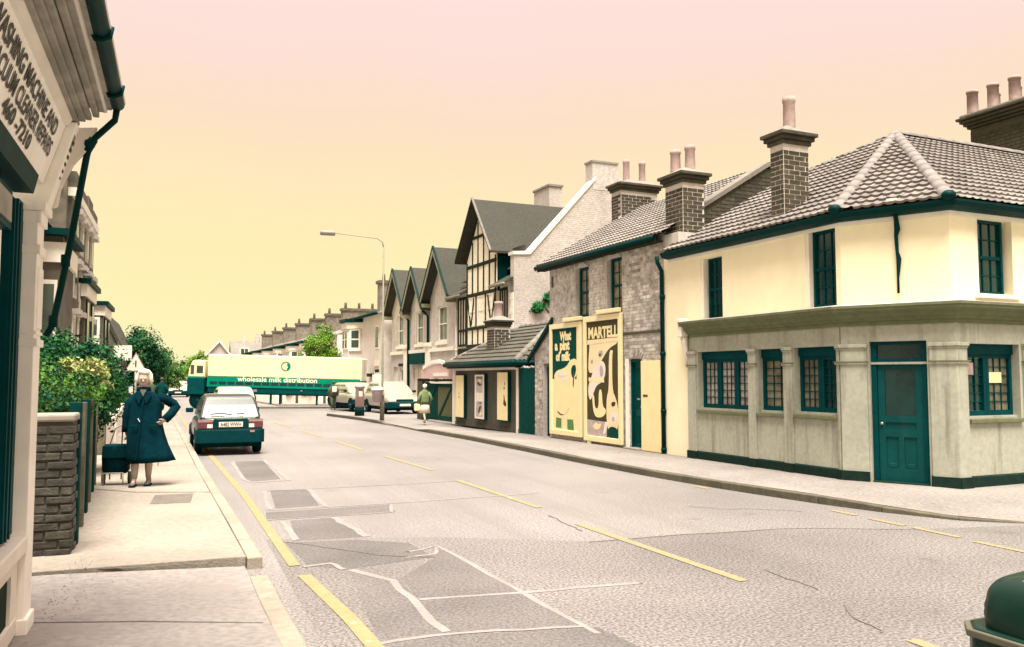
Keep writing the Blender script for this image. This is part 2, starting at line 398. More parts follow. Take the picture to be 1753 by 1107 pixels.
def tree(name, label, loc, th, lobes, n, size, leaf, seed, trunk_r=.12, group=None, lumps=90, lump_r=.45):
    t = thing(name, label, 'tree', loc, 0, group)
    tr = MB(); top = lobes[0][0]
    tr.tube([(0, 0, -.1), (.03, .02, th * .5), (.02, -.03, th), (top[0] * .7, top[1] * .7, top[2])], [trunk_r * 1.25, trunk_r, trunk_r * .8, trunk_r * .3], 8)
    rnd = random.Random(seed)
    for c, r in lobes:
        for _ in range(3):
            e = (c[0] + rnd.uniform(-.6, .6) * r[0], c[1] + rnd.uniform(-.6, .6) * r[1], c[2] + rnd.uniform(-.3, .6) * r[2])
            tr.tube([(.02, 0, th * rnd.uniform(.7, 1)), ((e[0]) * .45, e[1] * .45, th * .5 + e[2] * .5), e], [trunk_r * .5, trunk_r * .32, trunk_r * .1], 6)
    part('trunk', tr, 'bark', t, True)
    part('crown', blades(n, clump_sampler(lobes, lumps, seed, lump_r), size, seed + 1), leaf, t, fixn=False)
    return t

# the row on the right stands on one line: x runs along it towards the camera, y back from the street, z up
EX = Vector((.0486, -.9988, 0)); EY = Vector((.9988, .0486, 0)); P0 = Vector((9.76, 10.43, 0)); ROW_ROT = math.atan2(EX.y, EX.x)
def row_pt(x, y, z=0.): return P0 + EX * x + EY * y + Vector((0, 0, z))
def row_thing(name, label, cat, org, group=None):
    return thing(name, label, cat, row_pt(*org), ROW_ROT, group, org)
def front(y=0.): return lambda u, z, d: (u, y + d, z)
# ================================================================== SETTING
def flat(pts, z): return [(x, y, z) for x, y in pts]
g = MB(); g.poly(flat([(-600, -60), (600, -60), (600, 1600), (-600, 1600)], -.02)); solo('ground', g, 'hill_green', None, None, kind='structure')
def grid_sheet(x0, x1, y0, y1, z, nx, ny):
    mb = MB(); pts = [(x0 + (x1 - x0) * i / nx, y0 + (y1 - y0) * j / ny, z) for j in range(ny + 1) for i in range(nx + 1)]
    return mb.add(pts, [(j * (nx + 1) + i, j * (nx + 1) + i + 1, (j + 1) * (nx + 1) + i + 1, (j + 1) * (nx + 1) + i) for j in range(ny) for i in range(nx)])
road = solo('road', grid_sheet(-40, 60, -30, 170, 0, 4, 8), 'asphalt', None, None, kind='structure')
jn = MB(); jn.poly([(.9, -6, .0006), (.9, 9.3, .0006), (2.6, 8.75, .0006), (4.0, 7.95, .0006), (5.2, 7.92, .0006), (6.6, 7.77, .0006), (7.7, 7.22, .0006), (9.4, 6.9, .0006), (30, 6.3, .0006), (30, -6, .0006)])
jt = part('junction_surface', jn, 'junction_asphalt', road)  # darker near surface; grazing brightness beyond it is put into the colours
# left kerb line (near to far) and the right one
LK = [(.80, 3.0), (.80, 5.2), (.76, 6.5), (.74, 7.9), (.70, 9.5), (.63, 11.5), (.48, 16), (.36, 20.9), (.18, 27), (-.02, 34), (-.2, 44), (-.45, 57), (-.8, 75), (-1.6, 95), (-4, 120), (-9, 150)]
RK = [(6.05, 38.6), (6.35, 36.6), (6.75, 33.5), (6.98, 30), (7.1, 26.6), (7.38, 22), (7.46, 18), (7.47, 15), (7.56, 12.8), (7.72, 11.1), (8.02, 9.3), (8.25, 8.4), (8.6, 7.55), (9.2, 6.95), (10.2, 6.6), (12.5, 6.45), (17, 6.4), (30, 6.4)]
def off(poly, d):
    out = []
    for i, p in enumerate(poly):
        a = Vector(poly[max(i - 1, 0)]); b = Vector(poly[min(i + 1, len(poly) - 1)]); t = (b - a).normalized(); n = Vector((t.y, -t.x))
        out.append((p[0] + n.x * d, p[1] + n.y * d))
    return out
def resample(poly, step):
    pts = [Vector(p) for p in poly]; out = [pts[0].copy()]; left = step
    for a, b in zip(pts, pts[1:]):
        seg = (b - a).length; t = 0
        while seg - t >= left:
            t += left; out.append(a + (b - a) * t / seg); left = step
        left -= seg - t
    return [tuple(p) for p in out]
def strip(mb, poly, d0, d1, z):
    a, b = off(poly, d0), off(poly, d1)
    for i in range(len(poly) - 1): mb.quad((*a[i], z), (*b[i], z), (*b[i + 1], z), (*a[i + 1], z))
    return mb
# ---- left pavement: the raised part starts with a step at y = 7.95, before it a dropped crossover
lkf = [p for p in LK if p[1] >= 7.9]
inner = off(lkf, -.13)
pv = thing('pavement', None, None); tag(pv, kind='structure')
def slab_block(mb, pts, z0, z1):
    mb.prism([(x, y, z0) for x, y in pts], (0, 0, z1 - z0)); return mb
mb = MB()
# two long bays of screeded paving close by, then ever smaller slabs further up
edges = [7.95, 12.55]; 
def kx(y, poly=LK):
    for a, b in zip(poly, poly[1:]):
        if min(a[1], b[1]) <= y <= max(a[1], b[1]): return a[0] + (b[0] - a[0]) * (y - a[1]) / (b[1] - a[1])
    return poly[-1][0]
def bay(y0, y1, xl0, xl1, dz=0):
    return slab_block(MB(), [(xl0, y0 + .006), (kx(y0) - .136, y0 + .006), (kx(y1) - .136, y1 - .006), (xl1, y1 - .006)], -.01, .112 + dz)
part('paving_bay', bay(7.95, 12.55, -2.2, -2.2), 'pavement_left', pv, bevel=.008)
part('paving_bay', bay(12.55, 16.6, -2.2, -2.2, -.006), 'pavement_left', pv, bevel=.008)
y = 16.6; k = 0
while y < 46:
    st = .92
    x0 = -2.2; xr = kx(y) - .136
    wds = [(x0, xr - 1.25), (xr - 1.24, xr - .63), (xr - .62, xr)]
    for a, b in wds:
        part('paving_slab', slab_block(MB(), [(a + .004, y + .004), (b - .004, y + .004), (b - .004 + (kx(y + st) - kx(y)), y + st - .004), (a + .004, y + st - .004)], -.01, .106 + random.uniform(-.003, .004)), 'pavement_left', pv)
    y += st
far = MB(); pts = [p for p in off(LK, -.14) if p[1] > 46]; pts = [(kx(46.) - .14, y)] + [p for p in pts if p[1] > y]
far.prism([(x, yy, -.01) for x, yy in pts] + [(x - 9, yy, -.01) for x, yy in reversed(pts)], (0, 0, .115)); part('paving_far', far, 'pavement_left', pv)
cr = MB(); lk0 = [p for p in LK if p[1] <= 7.9]
for (xa, ya), (xb, yb) in zip(lk0, lk0[1:]):
    yb = min(yb, 7.94); cr.quad((xa - .15, ya, .034), (xb - .15, yb, .034), (-.86, yb, .088), (-.86, ya, .088)); cr.quad((-.86, ya, .088), (-.86, yb, .088), (-3.2, yb, .09), (-3.2, ya, .09))
part('crossover', cr, 'crossover', pv)
sm = MB(); [sm.quad((x0, y0 - .01, z0), (x1, y1 - .01, z1), (x1, y1 + .01, z1), (x0, y0 + .01, z0)) for (x0, y0, z0), (x1, y1, z1) in (((-.86, 6.42, .091), (-.2, 6.28, .068), ), ((-.2, 6.28, .068), (.58, 6.05, .0375)))]; part('seam', sm, 'crack', pv)
sm = MB(); strip(sm, [(-.86, 8.0), (-.2, 7.92), (.2, 7.9)], -.006, .012, .094); part('seam', sm, 'crack', pv)
sm = MB(); strip(sm, [(-1.25, 13.66), (-.5, 12.9), (.46, 12.5)], -.016, .016, .116); part('seam', sm, 'crack', pv)
kb = thing('kerb', None, None); tag(kb, kind='structure')
def kerb_stones(poly, wid, z1, m, parent, step=.9, zfun=None, side=-1, gap=None):
    pts = resample(poly, step)
    for i, (a, b) in enumerate(zip(pts, pts[1:])):
        if gap and gap(a, b): continue
        a, b = Vector(a), Vector(b); t = (b - a).normalized(); n = Vector((t.y, -t.x)) * side; e = .006
        a2, b2 = a + t * e, b - t * e
        za, zb = (zfun(a), zfun(b)) if zfun else (z1, z1)
        j = random.uniform(-.003, .003)
        q = [a2, b2, b2 + n * wid, a2 + n * wid]; zz = [za, zb, zb, za]
        part('kerb_stone', MB().hexa([(p.x + n.x * j, p.y, -.02) for p in q] + [(p.x + n.x * j, p.y, z + j) for p, z in zip(q, zz)]), m, parent, bevel=.012 if a.y < 40 else 0)
kerb_stones([p for p in LK if 7.9 <= p[1] <= 60], .13, .108, 'kerb_stone', kb)
kerb_stones([p for p in LK if p[1] <= 7.95], .15, .036, 'kerb_stone', kb, step=.75)
# ---- right pavement
pr = thing('pavement', None, None); tag(pr, kind='structure')
rk_in = off(RK, -.13)      # runs near -> far reversed: keep the pavement side
def zdrop(p): # kerb height falls away at the corner and at the forecourt
    x, yy = p
    if yy < 9.0 or x > 9: s = max(0, min(1, (yy - 7.0) / 2.0)); return .012 + .095 * s * (1 if x < 9 else 0)
    if 25.2 < yy < 31: return .012 + .095 * max(0, abs(yy - 28.2) - 1.3) / 1.6 if abs(yy - 28.2) < 2.9 else .107
    return .107
mb = MB(); back = [(p[0], p[1]) for p in RK]
ins = off(RK, .0)
pav = []
for i in range(len(RK)):
    a = Vector(RK[max(i - 1, 0)]); b = Vector(RK[min(i + 1, len(RK) - 1)]); t = (b - a).normalized(); n = Vector((-t.y, t.x))
    pav.append((RK[i][0] + n.x * .13, RK[i][1] + n.y * .13, zdrop(RK[i]) + .002))
bk = []
for i, p in enumerate(RK):
    bx = 22 if p[1] > 6.41 and p[0] < 9 else p[0]
    bk.append((max(bx, 20.), p[1] if p[0] < 9 else 9.3, .112 if p[0] < 9 else .112))
for i in range(len(RK) - 1): mb.quad(pav[i], pav[i + 1], bk[i + 1], bk[i])
part('paving', mb, 'pavement_right', pr)
kr = thing('kerb', None, None); tag(kr, kind='structure')
kerb_stones(RK[::-1], .13, .1, 'kerb_shaded', kr, zfun=zdrop, side=1)
# ---- beyond the side road on the right and the far street
pf = MB(); pf.prism([(4.9, 62, -.01), (5.6, 52, -.01), (30, 47, -.01), (30, 160, -.01), (-2.5, 160, -.01), (2.2, 110, -.01), (4.0, 80, -.01)], (0, 0, .11)); 
po = thing('pavement', None, None); tag(po, kind='structure'); part('paving', pf, 'pavement_left', po)
# ---- markings and mends on the carriageway
mk = thing('road_marking', None, None); tag(mk, kind='structure')
YL = [(1.21, 5.0), (1.17, 6.04), (1.05, 7.5)]; YL2 = [(1.02, 7.9), (.99, 9.5), (.94, 12.7), (.84, 15.6), (.73, 18.8), (.56, 24.5), (.34, 31.4), (.1, 42), (-.1, 55), (-.3, 74)]
part('yellow_line', strip(MB(), [(1.24, 3.5)] + YL, -.055, .055, .0060), 'yellow_paint', mk)
part('yellow_line', strip(MB(), YL2, -.05, .05, .0060), 'yellow_paint', mk)
def dash(pts, wid, m='white_paint_road'): part('dash', strip(MB(), pts, -wid / 2, wid / 2, .0060), m, mk)
dash([(4.44, 5.93), (4.36, 8.92)], .10); dash([(4.43, 10.2), (4.34, 13.4)], .10); dash([(4.38, 15.0), (4.2, 18.0)], .10); dash([(4.07, 19.8), (3.95, 22.8)], .10)
dash([(3.85, 24.5), (3.7, 27.5)], .1); dash([(3.6, 29.5), (3.4, 33.)], .1); dash([(4.46, 4.22), (4.44, 1.2)], .10)
for a, b in (((7.56, 11.26), (7.58, 10.95)), ((7.82, 8.62), (7.82, 8.2)), ((7.79, 7.95), (7.79, 7.43)), ((7.79, 7.31), (7.77, 6.68)), ((7.72, 6.46), (7.71, 5.7)), ((7.7, 5.4), (7.68, 4.7))): dash([a, b], .085)
mend = thing('road_mend', None, None); tag(mend, kind='structure')
PZ = [.0010]
def patch(pts, m='patch_asphalt'):
    PZ[0] += .00015; part('patch', MB().poly(flat(pts, PZ[0])), m, mend)
patch([(1.33, 13.2), (1.86, 13.14), (1.79, 11.46), (1.22, 11.4)]); patch([(1.07, 11.12), (2.68, 11.2), (2.6, 10.56), (1.03, 10.6)])
patch([(1.28, 10.4), (1.8, 10.42), (1.88, 9.05), (1.2, 9.1)], 'trench_asphalt')
patch([(1.07, 9.02), (1.77, 8.93), (2.25, 8.55), (2.3, 7.8), (1.46, 7.6), (1.14, 7.84)])
patch([(1.46, 7.57), (1.78, 7.06), (1.72, 5.5), (1.64, 4.6), (1.23, 4.6), (1.23, 5.36)], 'trench_asphalt'); patch([(1.74, 6.4), (2.56, 6.28), (2.63, 5.25), (1.73, 5.45)], 'trench_asphalt')
patch([(2.49, 8.25), (2.56, 6.3), (1.76, 6.42), (1.8, 7.1), (2.26, 7.72)], 'trench_asphalt'); patch([(1.08, 18.0), (1.66, 18.0), (1.64, 14.66), (1.1, 14.5)])
patch([(1.2, 5.3), (1.7, 5.42), (2.7, 5.22), (2.9, 3.5), (1.25, 3.5)])
def wob(pts, n=7, a=.016):
    out = []; rs = resample(pts, max(.12, sum((Vector(p) - Vector(q)).length for p, q in zip(pts, pts[1:])) / n))
    return [(x + random.uniform(-a, a), yy + random.uniform(-a, a)) for x, yy in rs + [pts[-1]]]
def vstrip(pts, wd, z):
    mb = MB(); l, r = [], []
    for i, p in enumerate(pts):
        q = Vector(pts[max(i - 1, 0)]); s = Vector(pts[min(i + 1, len(pts) - 1)]); t = (s - q).normalized() if (s - q).length else Vector((1, 0)); n = Vector((t.y, -t.x)); w1, w2 = wd * random.uniform(.34, .6), wd * random.uniform(.34, .6)
        l.append((p[0] - n.x * w1, p[1] - n.y * w1, z)); r.append((p[0] + n.x * w2, p[1] + n.y * w2, z))
    for i in range(len(pts) - 1): mb.quad(l[i], r[i], r[i + 1], l[i + 1])
    return mb
BZ = [.0032]
def band(pts, wd=.05):
    BZ[0] += .0001; part('tar_band', vstrip(wob(pts), wd, BZ[0]), 'tar_band', mend)
band([(1.46, 7.57), (1.7, 7.13), (1.71, 6.15), (1.70, 5.5)], .075); band([(1.76, 6.36), (2.56, 6.28), (3.6, 6.2)], .06); band([(2.48, 8.28), (2.57, 6.32), (2.65, 5.1)], .05)
band([(1.8, 10.46), (1.94, 9.07)], .09); band([(1.19, 10.35), (1.2, 9.12)], .08); band([(1.08, 11.26), (2.72, 11.3), (5.0, 11.5)], .06); band([(1.9, 13.15), (1.86, 11.3)], .08)
band([(1.24, 13.2), (1.14, 11.35)], .07); band([(1.24, 13.24), (1.9, 13.2), (4.5, 13.3)], .05); band([(1.69, 18.08), (1.76, 14.44)], .07); band([(1.06, 18.0), (1.07, 14.3), (1.79, 14.4)], .07); band([(1.02, 10.52), (2.56, 10.55), (2.7, 11.2)], .05)
band([(2.02, 7.87), (2.38, 7.93), (2.46, 8.29), (2.13, 8.11)], .04); band([(1.19, 5.4), (1.68, 5.47), (2.63, 5.28)], .05); band([(1.1, 7.84), (1.34, 7.9), (1.4, 7.6)], .06)
for pts in ([(4.88, 6.22), (4.84, 5.85), (4.81, 5.47)], [(4.7, 5.1), (4.51, 4.79), (4.4, 4.4)], [(6.3, 9.6), (6.6, 9.2), (7.0, 9.1), (7.4, 8.7)], [(4.0, 7.9), (5.2, 7.9), (6.6, 7.75), (7.7, 7.2)], [(4.2, 8.5), (4.3, 9.6)], [(1.05, 9.1), (1.9, 8.0), (2.3, 7.78)]):
    part('crack', strip(MB(), wob(pts, 10, .02), -.008, .009, .0056), 'crack', mend)
mc = solo('manhole_cover', MB().box(-.24, .24, -.42, .42, .0, .012), 'iron', 'rectangular iron inspection cover set into the left pavement in front of the woman', 'manhole cover', bevel=.004)
mc.location = (-.03, 12.0, .108); mc.rotation_euler = (0, 0, R(-3))
rn = random.Random(5); db = MB()
for _ in range(150):
    x = -.84 + abs(rn.gauss(0, .16)); y = rn.uniform(6.4, 8.55); s = rn.uniform(.004, .012)
    z = (.09 if y < 7.93 else .113) - (max(0, x + .86) * .035 if y < 7.93 else 0); a = rn.uniform(0, 6.28)
    db.add([(x + s * math.cos(a + k * 2.09), y + s * math.sin(a + k * 2.09), z - .003) for k in range(3)] + [(x, y, z + s * .5)], [(0, 1, 3), (1, 2, 3), (2, 0, 3)])
solo('debris', db, 'iron', 'scatter of dark grit and leaf litter along the foot of the shop corner and gate pier', 'debris', kind='stuff')
# ================================================================== THE ROW ON THE RIGHT
def path_extrude(mb, prof, path):
    """prof: (out, z) ; path: xy points, street on the right-hand side when walking it is at -normal; mitred at the corners"""
    rings = []
    P = [Vector(p) for p in path]
    for i, p in enumerate(P):
        t0 = (P[i] - P[i - 1]).normalized() if i else None; t1 = (P[i + 1] - P[i]).normalized() if i < len(P) - 1 else None
        n0 = Vector((t0.y, -t0.x)) if t0 else None; n1 = Vector((t1.y, -t1.x)) if t1 else None
        if n0 is None: m = n1
        elif n1 is None: m = n0
        else: m = (n0 + n1) / (1 + n0.dot(n1))
        rings.append([(p.x + m.x * o, p.y + m.y * o, z) for o, z in prof])
    return mb.rings(rings)
def sash(root, P, u0, u1, z0, z1, d, cols, rows, mf='teal_paint', mg='glass_dark', fw=.045, bar=.016, meeting=True, name='window', pane_parts=True, label=None):
    f = MB(); f.pbox(P, u0, u0 + fw, z0, z1, d - .04, d + .03); f.pbox(P, u1 - fw, u1, z0, z1, d - .04, d + .03)
    f.pbox(P, u0 + fw, u1 - fw, z0, z0 + fw * 1.3, d - .038, d + .028); f.pbox(P, u0 + fw, u1 - fw, z1 - fw, z1, d - .038, d + .028)
    zm = (z0 + z1) / 2
    if meeting: f.pbox(P, u0 + fw, u1 - fw, zm - .025, zm + .025, d - .03, d + .026)
    iu0, iu1 = u0 + fw, u1 - fw
    spans = [(z0 + fw * 1.3, zm - .025), (zm + .025, z1 - fw)] if meeting else [(z0 + fw * 1.3, z1 - fw)]
    panes = []
    for a, b in spans:
        for k in range(1, cols):
            u = iu0 + (iu1 - iu0) * k / cols; f.pbox(P, u - bar / 2, u + bar / 2, a, b, d - .015, d + .02)
        for k in range(1, rows):
            z = a + (b - a) * k / rows; f.pbox(P, iu0, iu1, z - bar / 2, z + bar / 2, d - .013, d + .018)
        for i in range(cols):
            for k in range(rows):
                panes.append((iu0 + (iu1 - iu0) * i / cols + .002, iu0 + (iu1 - iu0) * (i + 1) / cols - .002, a + (b - a) * k / rows + .002, a + (b - a) * (k + 1) / rows - .002))
    wf = part(name, f, mf, root, label=label)
    for a, b, c, e in panes if pane_parts else [(iu0, iu1, z0 + fw, z1 - fw)]:
        t = random.uniform(-.003, .003)
        part('pane', MB().pbox(P, a, b, c, e, d + .004 + t, d + .009 + t), mg, wf)
    return wf
def sill(root, P, u0, u1, z, h=.07, out=.07, m='white_trim', name='sill'):
    return part(name, MB().pbox(P, u0, u1, z - h, z, -out, .06), m, root, bevel=.006)
def tile_mesh(kind, wdt, ln):
    mb = MB()
    if kind == 'roman':      # a double pan with a roll on the side; front lip thick enough to throw a line of shade
        prof = [(-.5, .0), (-.36, -.005), (-.22, .0), (-.14, .014), (-.06, .014), (.02, 0), (.16, -.005), (.28, .0), (.36, .014), (.44, .014), (.5, .002)]
    else: prof = [(-.49, 0.), (.49, 0.)]
    th = .030 if kind == 'roman' else .014
    lo = [(x * wdt, 0, z + th) for x, z in prof]; hi = [(x * wdt, ln, z) for x, z in prof]; lo2 = [(x * wdt, 0, z - .006) for x, z in prof]
    n = len(prof); f = []
    for i in range(n - 1): f += [(i, i + 1, n + i + 1, n + i), (2 * n + i, 2 * n + i + 1, i + 1, i)]
    mb.add(lo + hi + lo2, f); return mb.mesh('roof_tile_' + kind, fixn=False)
_tm = {}
def tile_slope(root, poly, e_dir, m, kind='roman', tw=.32, tl=.285, limit=300, name='roof_tile', rest='tiling', base='mortar_dark', skin=True):
    """tiles laid course by course on a planar polygon (3-D, thing's frame); cut at hips and verges"""
    p = [Vector(q) for q in poly]; e = Vector(e_dir).normalized(); nrm = Vector((0, 0, 0))
    for i in range(len(p)): nrm += (p[i] - p[0]).cross(p[(i + 1) % len(p)] - p[0])
    nrm.normalize(); nrm = nrm if nrm.z > 0 else -nrm
    s = nrm.cross(e).normalized(); 
    if s.z < 0: s = -s
    o = p[0]; fr = Matrix((e, s, nrm)).transposed().to_4x4()
    q = [((v - o).dot(e), (v - o).dot(s)) for v in p]
    area = sum(q[i][0] * q[(i + 1) % len(q)][1] - q[(i + 1) % len(q)][0] * q[i][1] for i in range(len(q)))
    if area < 0: q = q[::-1]
    if skin: part('roof_bed', MB().poly([tuple(v - nrm * .012) for v in p]), base, root)
    key = (kind, round(tw, 3), round(tl, 3))
    if key not in _tm: _tm[key] = tile_mesh(kind, tw, tl * 1.12)
    tm = _tm[key]
    emin, emax = min(a for a, b in q), max(a for a, b in q); smin, smax = min(b for a, b in q), max(b for a, b in q)
    def inside_all(a, b, mrg):
        for i in range(len(q)):
            (x0, y0), (x1, y1) = q[i], q[(i + 1) % len(q)]; l = math.hypot(x1 - x0, y1 - y0)
            if l < 1e-6: continue
            if ((x1 - x0) * (b - y0) - (y1 - y0) * (a - x0)) / l < mrg: return False
        return True
    full = []; cut = []
    row = 0; yy = smin - .02
    while yy < smax:
        x = emin + tw / 2 - (tw / 2 if kind != 'roman' and row % 2 else 0)
        while x - tw / 2 < emax:
            cor = [(x - tw / 2, yy), (x + tw / 2, yy), (x - tw / 2, yy + tl), (x + tw / 2, yy + tl)]
            ins = [inside_all(a, b, -.03) for a, b in cor]
            T = Matrix.Translation(o) @ fr @ Matrix.Translation((x + random.uniform(-.003, .003), yy, random.uniform(0, .004))) @ Matrix.Rotation(-.045, 4, 'X') @ Matrix.Translation((0, 0, .022))
            if all(ins): full.append((tm, T))
            elif any(ins) or inside_all(x, yy + tl / 2, 0): cut.append((x, yy, T))
            x += tw
        yy += tl; row += 1
    inv = None
    for x, yy, T in cut:
        bm = bmesh.new(); bm.from_mesh(tm)
        for i in range(len(q)):
            (x0, y0), (x1, y1) = q[i], q[(i + 1) % len(q)]; l = math.hypot(x1 - x0, y1 - y0)
            if l < 1e-6: continue
            n2 = Vector((-(y1 - y0) / l, (x1 - x0) / l, 0))
            bmesh.ops.bisect_plane(bm, geom=bm.verts[:] + bm.edges[:] + bm.faces[:], plane_co=Vector((x0 - x, y0 - yy, 0)) - n2 * .03, plane_no=n2, clear_inner=True)
        if len(bm.faces) > 2:
            me = bpy.data.meshes.new('roof_tile_cut'); bm.to_mesh(me); full.append((me, T))
        bm.free()
    pieces(name, full, m, root, limit, rest)
    return full
def ridge(root, a, b, m='ridge_pale', r=.14, step=.42):
    a, b = Vector(a), Vector(b); n = max(1, round((b - a).length / step)); t = (b - a).normalized()
    side = t.cross(Vector((0, 0, 1))).normalized(); up = side.cross(t)
    for i in range(n):
        p, q2 = a + (b - a) * i / n, a + (b - a) * (i + 1.06) / n
        mb = MB(); k = 8
        mk_ = lambda c, rr: [tuple(c + side * math.cos(math.pi * j / k) * rr + up * (math.sin(math.pi * j / k) * rr * .8 - .02)) for j in range(k + 1)]
        A, B = mk_(p, r * 1.04), mk_(q2, r * .96)
        mb.add(A + B, [(j, j + 1, k + 2 + j, k + 1 + j) for j in range(k)] + [list(range(k + 1)), [k + 1 + j for j in range(k + 1)][::-1]])
        part('ridge_tile', mb, m, root, True)
def chimney(root, x0, x1, y0, y1, z0, z1, pots, course=.088, bl=.235, mb_='brick_olive', mm='mortar_light', cap_m='brick_olive', faces='fn', corbel=.13, pot_m='pot_pink', bricks=True, flare=3, name='chimney', flaunch=.14):
    core = part(name, MB().box(x0, x1, y0, y1, z0, z1), mm, root)
    zc = z1 - .05
    it = []
    if bricks:
        fx = (x1 - x0)
        it += brick_items(lambda u, z, d: (u, y0 + d, z), x0, x1, z0, zc, bl=bl, bh=course - .02, j=.02, proud=.008)
        it += brick_items(lambda u, z, d: (x1 - d, u, z), y0, y1, z0, zc, bl=bl, bh=course - .02, j=.02, proud=.008)
        if 'b' in faces:
            it += brick_items(lambda u, z, d: (x0 + d, y1 - u, z), 0, y1 - y0, z0, zc, bl=bl, bh=course - .02, j=.02, proud=.008)
            it += brick_items(lambda u, z, d: (x1 - u, y1 - d, z), 0, x1 - x0, z0, zc, bl=bl, bh=course - .02, j=.02, proud=.008)
        pieces('brick', it, mb_, core, 300, 'brick_courses')
    for k in range(flare):
        o = corbel * (k + 1) / flare
        part('corbel', MB().box(x0 - o, x1 + o, y0 - o, y1 + o, z1 + k * .075, z1 + (k + 1) * .075 - .006), cap_m, core, bevel=.012)
    zt = z1 + flare * .075; o = corbel * .8
    cx, cy = (x0 + x1) / 2, (y0 + y1) / 2
    part('flaunching', MB().hexa([(x0 - o, y0 - o, zt - .01), (x1 + o, y0 - o, zt - .01), (x1 + o, y1 + o, zt - .01), (x0 - o, y1 + o, zt - .01)] + [(cx + (a - cx) * .45, cy + (b - cy) * .45, zt + flaunch) for a, b in ((x0, y0), (x1, y0), (x1, y1), (x0, y1))]), 'flaunching', core)
    for px_, py_, h, r in pots:
        b0 = zt + flaunch * .5
        part('chimney_pot', MB().lathe([(r * 1.05, 0), (r * .96, h * .1), (r * .9, h * .8), (r * 1.02, h * .86), (r * 1.02, h), (r * .8, h), (r * .78, h * .6)], (px_, py_, b0), 14), pot_m, core, True)
    return core
def pipe(root, pts, r=.04, m='gutter_dark', name='downpipe', collars=()):
    mb = MB().tube(pts, r, 8)
    for c in collars: mb.tube([(c[0], c[1], c[2] - .04), (c[0], c[1], c[2] + .04)], r * 1.35, 8)
    return part(name, mb, m, root, True)

# ------------------------------------------------------------------ the corner pub
pub = row_thing('corner_pub', 'cream corner pub with hipped tile roof, grey shopfront and dark teal corner door', 'pub', (0, 0, .1))
A2, B2 = Vector((0, 0)), Vector((1.41, .71)); tch = (B2 - A2).normalized(); nch = Vector((-tch.y, tch.x))
Pf = front(0.)
Pc = lambda u, z, d: (A2.x + tch.x * u + nch.x * d, A2.y + tch.y * u + nch.y * d, z)
Ps = lambda u, z, d: (1.41 - d, .71 + u, z)
CH = (B2 - A2).length; SL = 10.
uw1 = (-3.61, -2.94, 2.8, 4.03); uw2 = (-.77, -.1, 2.84, 4.12); uws = (.56, 1.38, 2.95, 4.10)
wl = MB(); wl.wallgrid(Pf, -4.86, 0, 2.72, 4.36, [uw1, uw2], .2); wl.wallgrid(Pc, 0, CH, 2.72, 4.36, [], .2); wl.wallgrid(Ps, 0, SL, 2.72, 4.36, [uws, (2.9, 3.7, 2.95, 4.1)], .2)
wl.wallgrid(Pf, -4.86, -3.96, .1, 2.72, [], .1)
part('upper_wall', wl, 'cream_wall', pub, fixn=False)
part('end_wall', MB().poly([(-4.86, 0, .1), (-4.86, 9, .1), (-4.86, 9, 4.3), (-4.86, 0, 4.3)]), 'cream_wall', pub)
sash(pub, Pf, -3.48, -2.94, 2.8, 4.03, .14, 3, 2); sash(pub, Pf, -.69, -.1, 2.84, 4.12, .14, 3, 2); sash(pub, Ps, .62, 1.28, 2.95, 4.10, .13, 3, 2); sash(pub, Ps, 2.96, 3.62, 2.95, 4.10, .13, 3, 2)
for P_, h in ((Pf, uw1), (Pf, uw2), (Ps, uws)):
    part('window_lining', MB().pbox(P_, h[0] - .0, h[0] + .07, h[2], h[3], .02, .2), 'white_trim', pub)
sill(pub, Ps, .5, 1.5, 2.95, .06, .08)
sill(pub, Pf, -3.68, -2.9, 2.80, .03, .02); sill(pub, Pf, -.84, -.04, 2.84, .03, .02)
# shopfront: stall riser, piers with caps, fascia, cornice, plinth; the front stands 6 cm out
O = -.06
gl = MB()
wins = [(-3.66, -2.16, 1.06, 2.2), (-1.94, -1.26, 1.07, 2.2), (-1.02, -.07, 1.08, 2.2)]
gl.wallgrid(front(O), -3.96, 0, .1, 2.56, wins, .26)
gl.wallgrid(lambda u, z, d: Pc(u, z, d + O), -.014, CH + .037, .1, 2.56, [(.417, 1.23, .1, 2.25)], .2)
sw = [(.20, 1.36, 1.08, 2.2), (1.75, 3.2, 1.08, 2.2)]
gl.wallgrid(lambda u, z, d: Ps(u, z, d + O), -.037, SL, .1, 2.56, sw, .26)
part('shopfront', gl, 'shopfront_render', pub, fixn=False)
part('shopfront_end', MB().box(-3.97, -3.96, O, .02, .1, 2.6), 'shopfront_render', pub)
path = [(-3.99, O), (.02, O), (1.41 - O * .3, .70 + O), (1.41 - O, .71), (1.41 - O, SL)]
path = [(-3.99, O), (A2.x - nch.x * 0 + .015, O), (B2.x - O, B2.y + O * .5), (1.41 - O, SL)]
path_extrude(MB(), [(0, 0)], path) if 0 else None
part('cornice', path_extrude(MB(), [(0, 2.50), (.03, 2.50), (.035, 2.56), (.07, 2.565), (.075, 2.60), (.13, 2.625), (.14, 2.68), (.21, 2.72), (.215, 2.76), (.23, 2.765), (.23, 2.80), (.0, 2.83)], path), 'cornice_paint', pub)
part('cornice_lead', path_extrude(MB(), [(-.05, 2.834), (.225, 2.803), (.225, 2.812), (-.05, 2.85)], path), 'render_grey', pub)
part('plinth', path_extrude(MB(), [(0, .09), (.03, .09), (.03, .25), (0, .27)], path[:1] + [path[0], path[1], (path[1][0] + tch.x * .38, path[1][1] + tch.y * .38)][1:]), 'plinth_paint', pub)
part('plinth', path_extrude(MB(), [(0, .09), (.03, .09), (.03, .25), (0, .27)], [(A2.x + tch.x * 1.25 - nch.x * -O, A2.y + tch.y * 1.25 + nch.y * O), path[2], path[3]]), 'plinth_paint', pub)
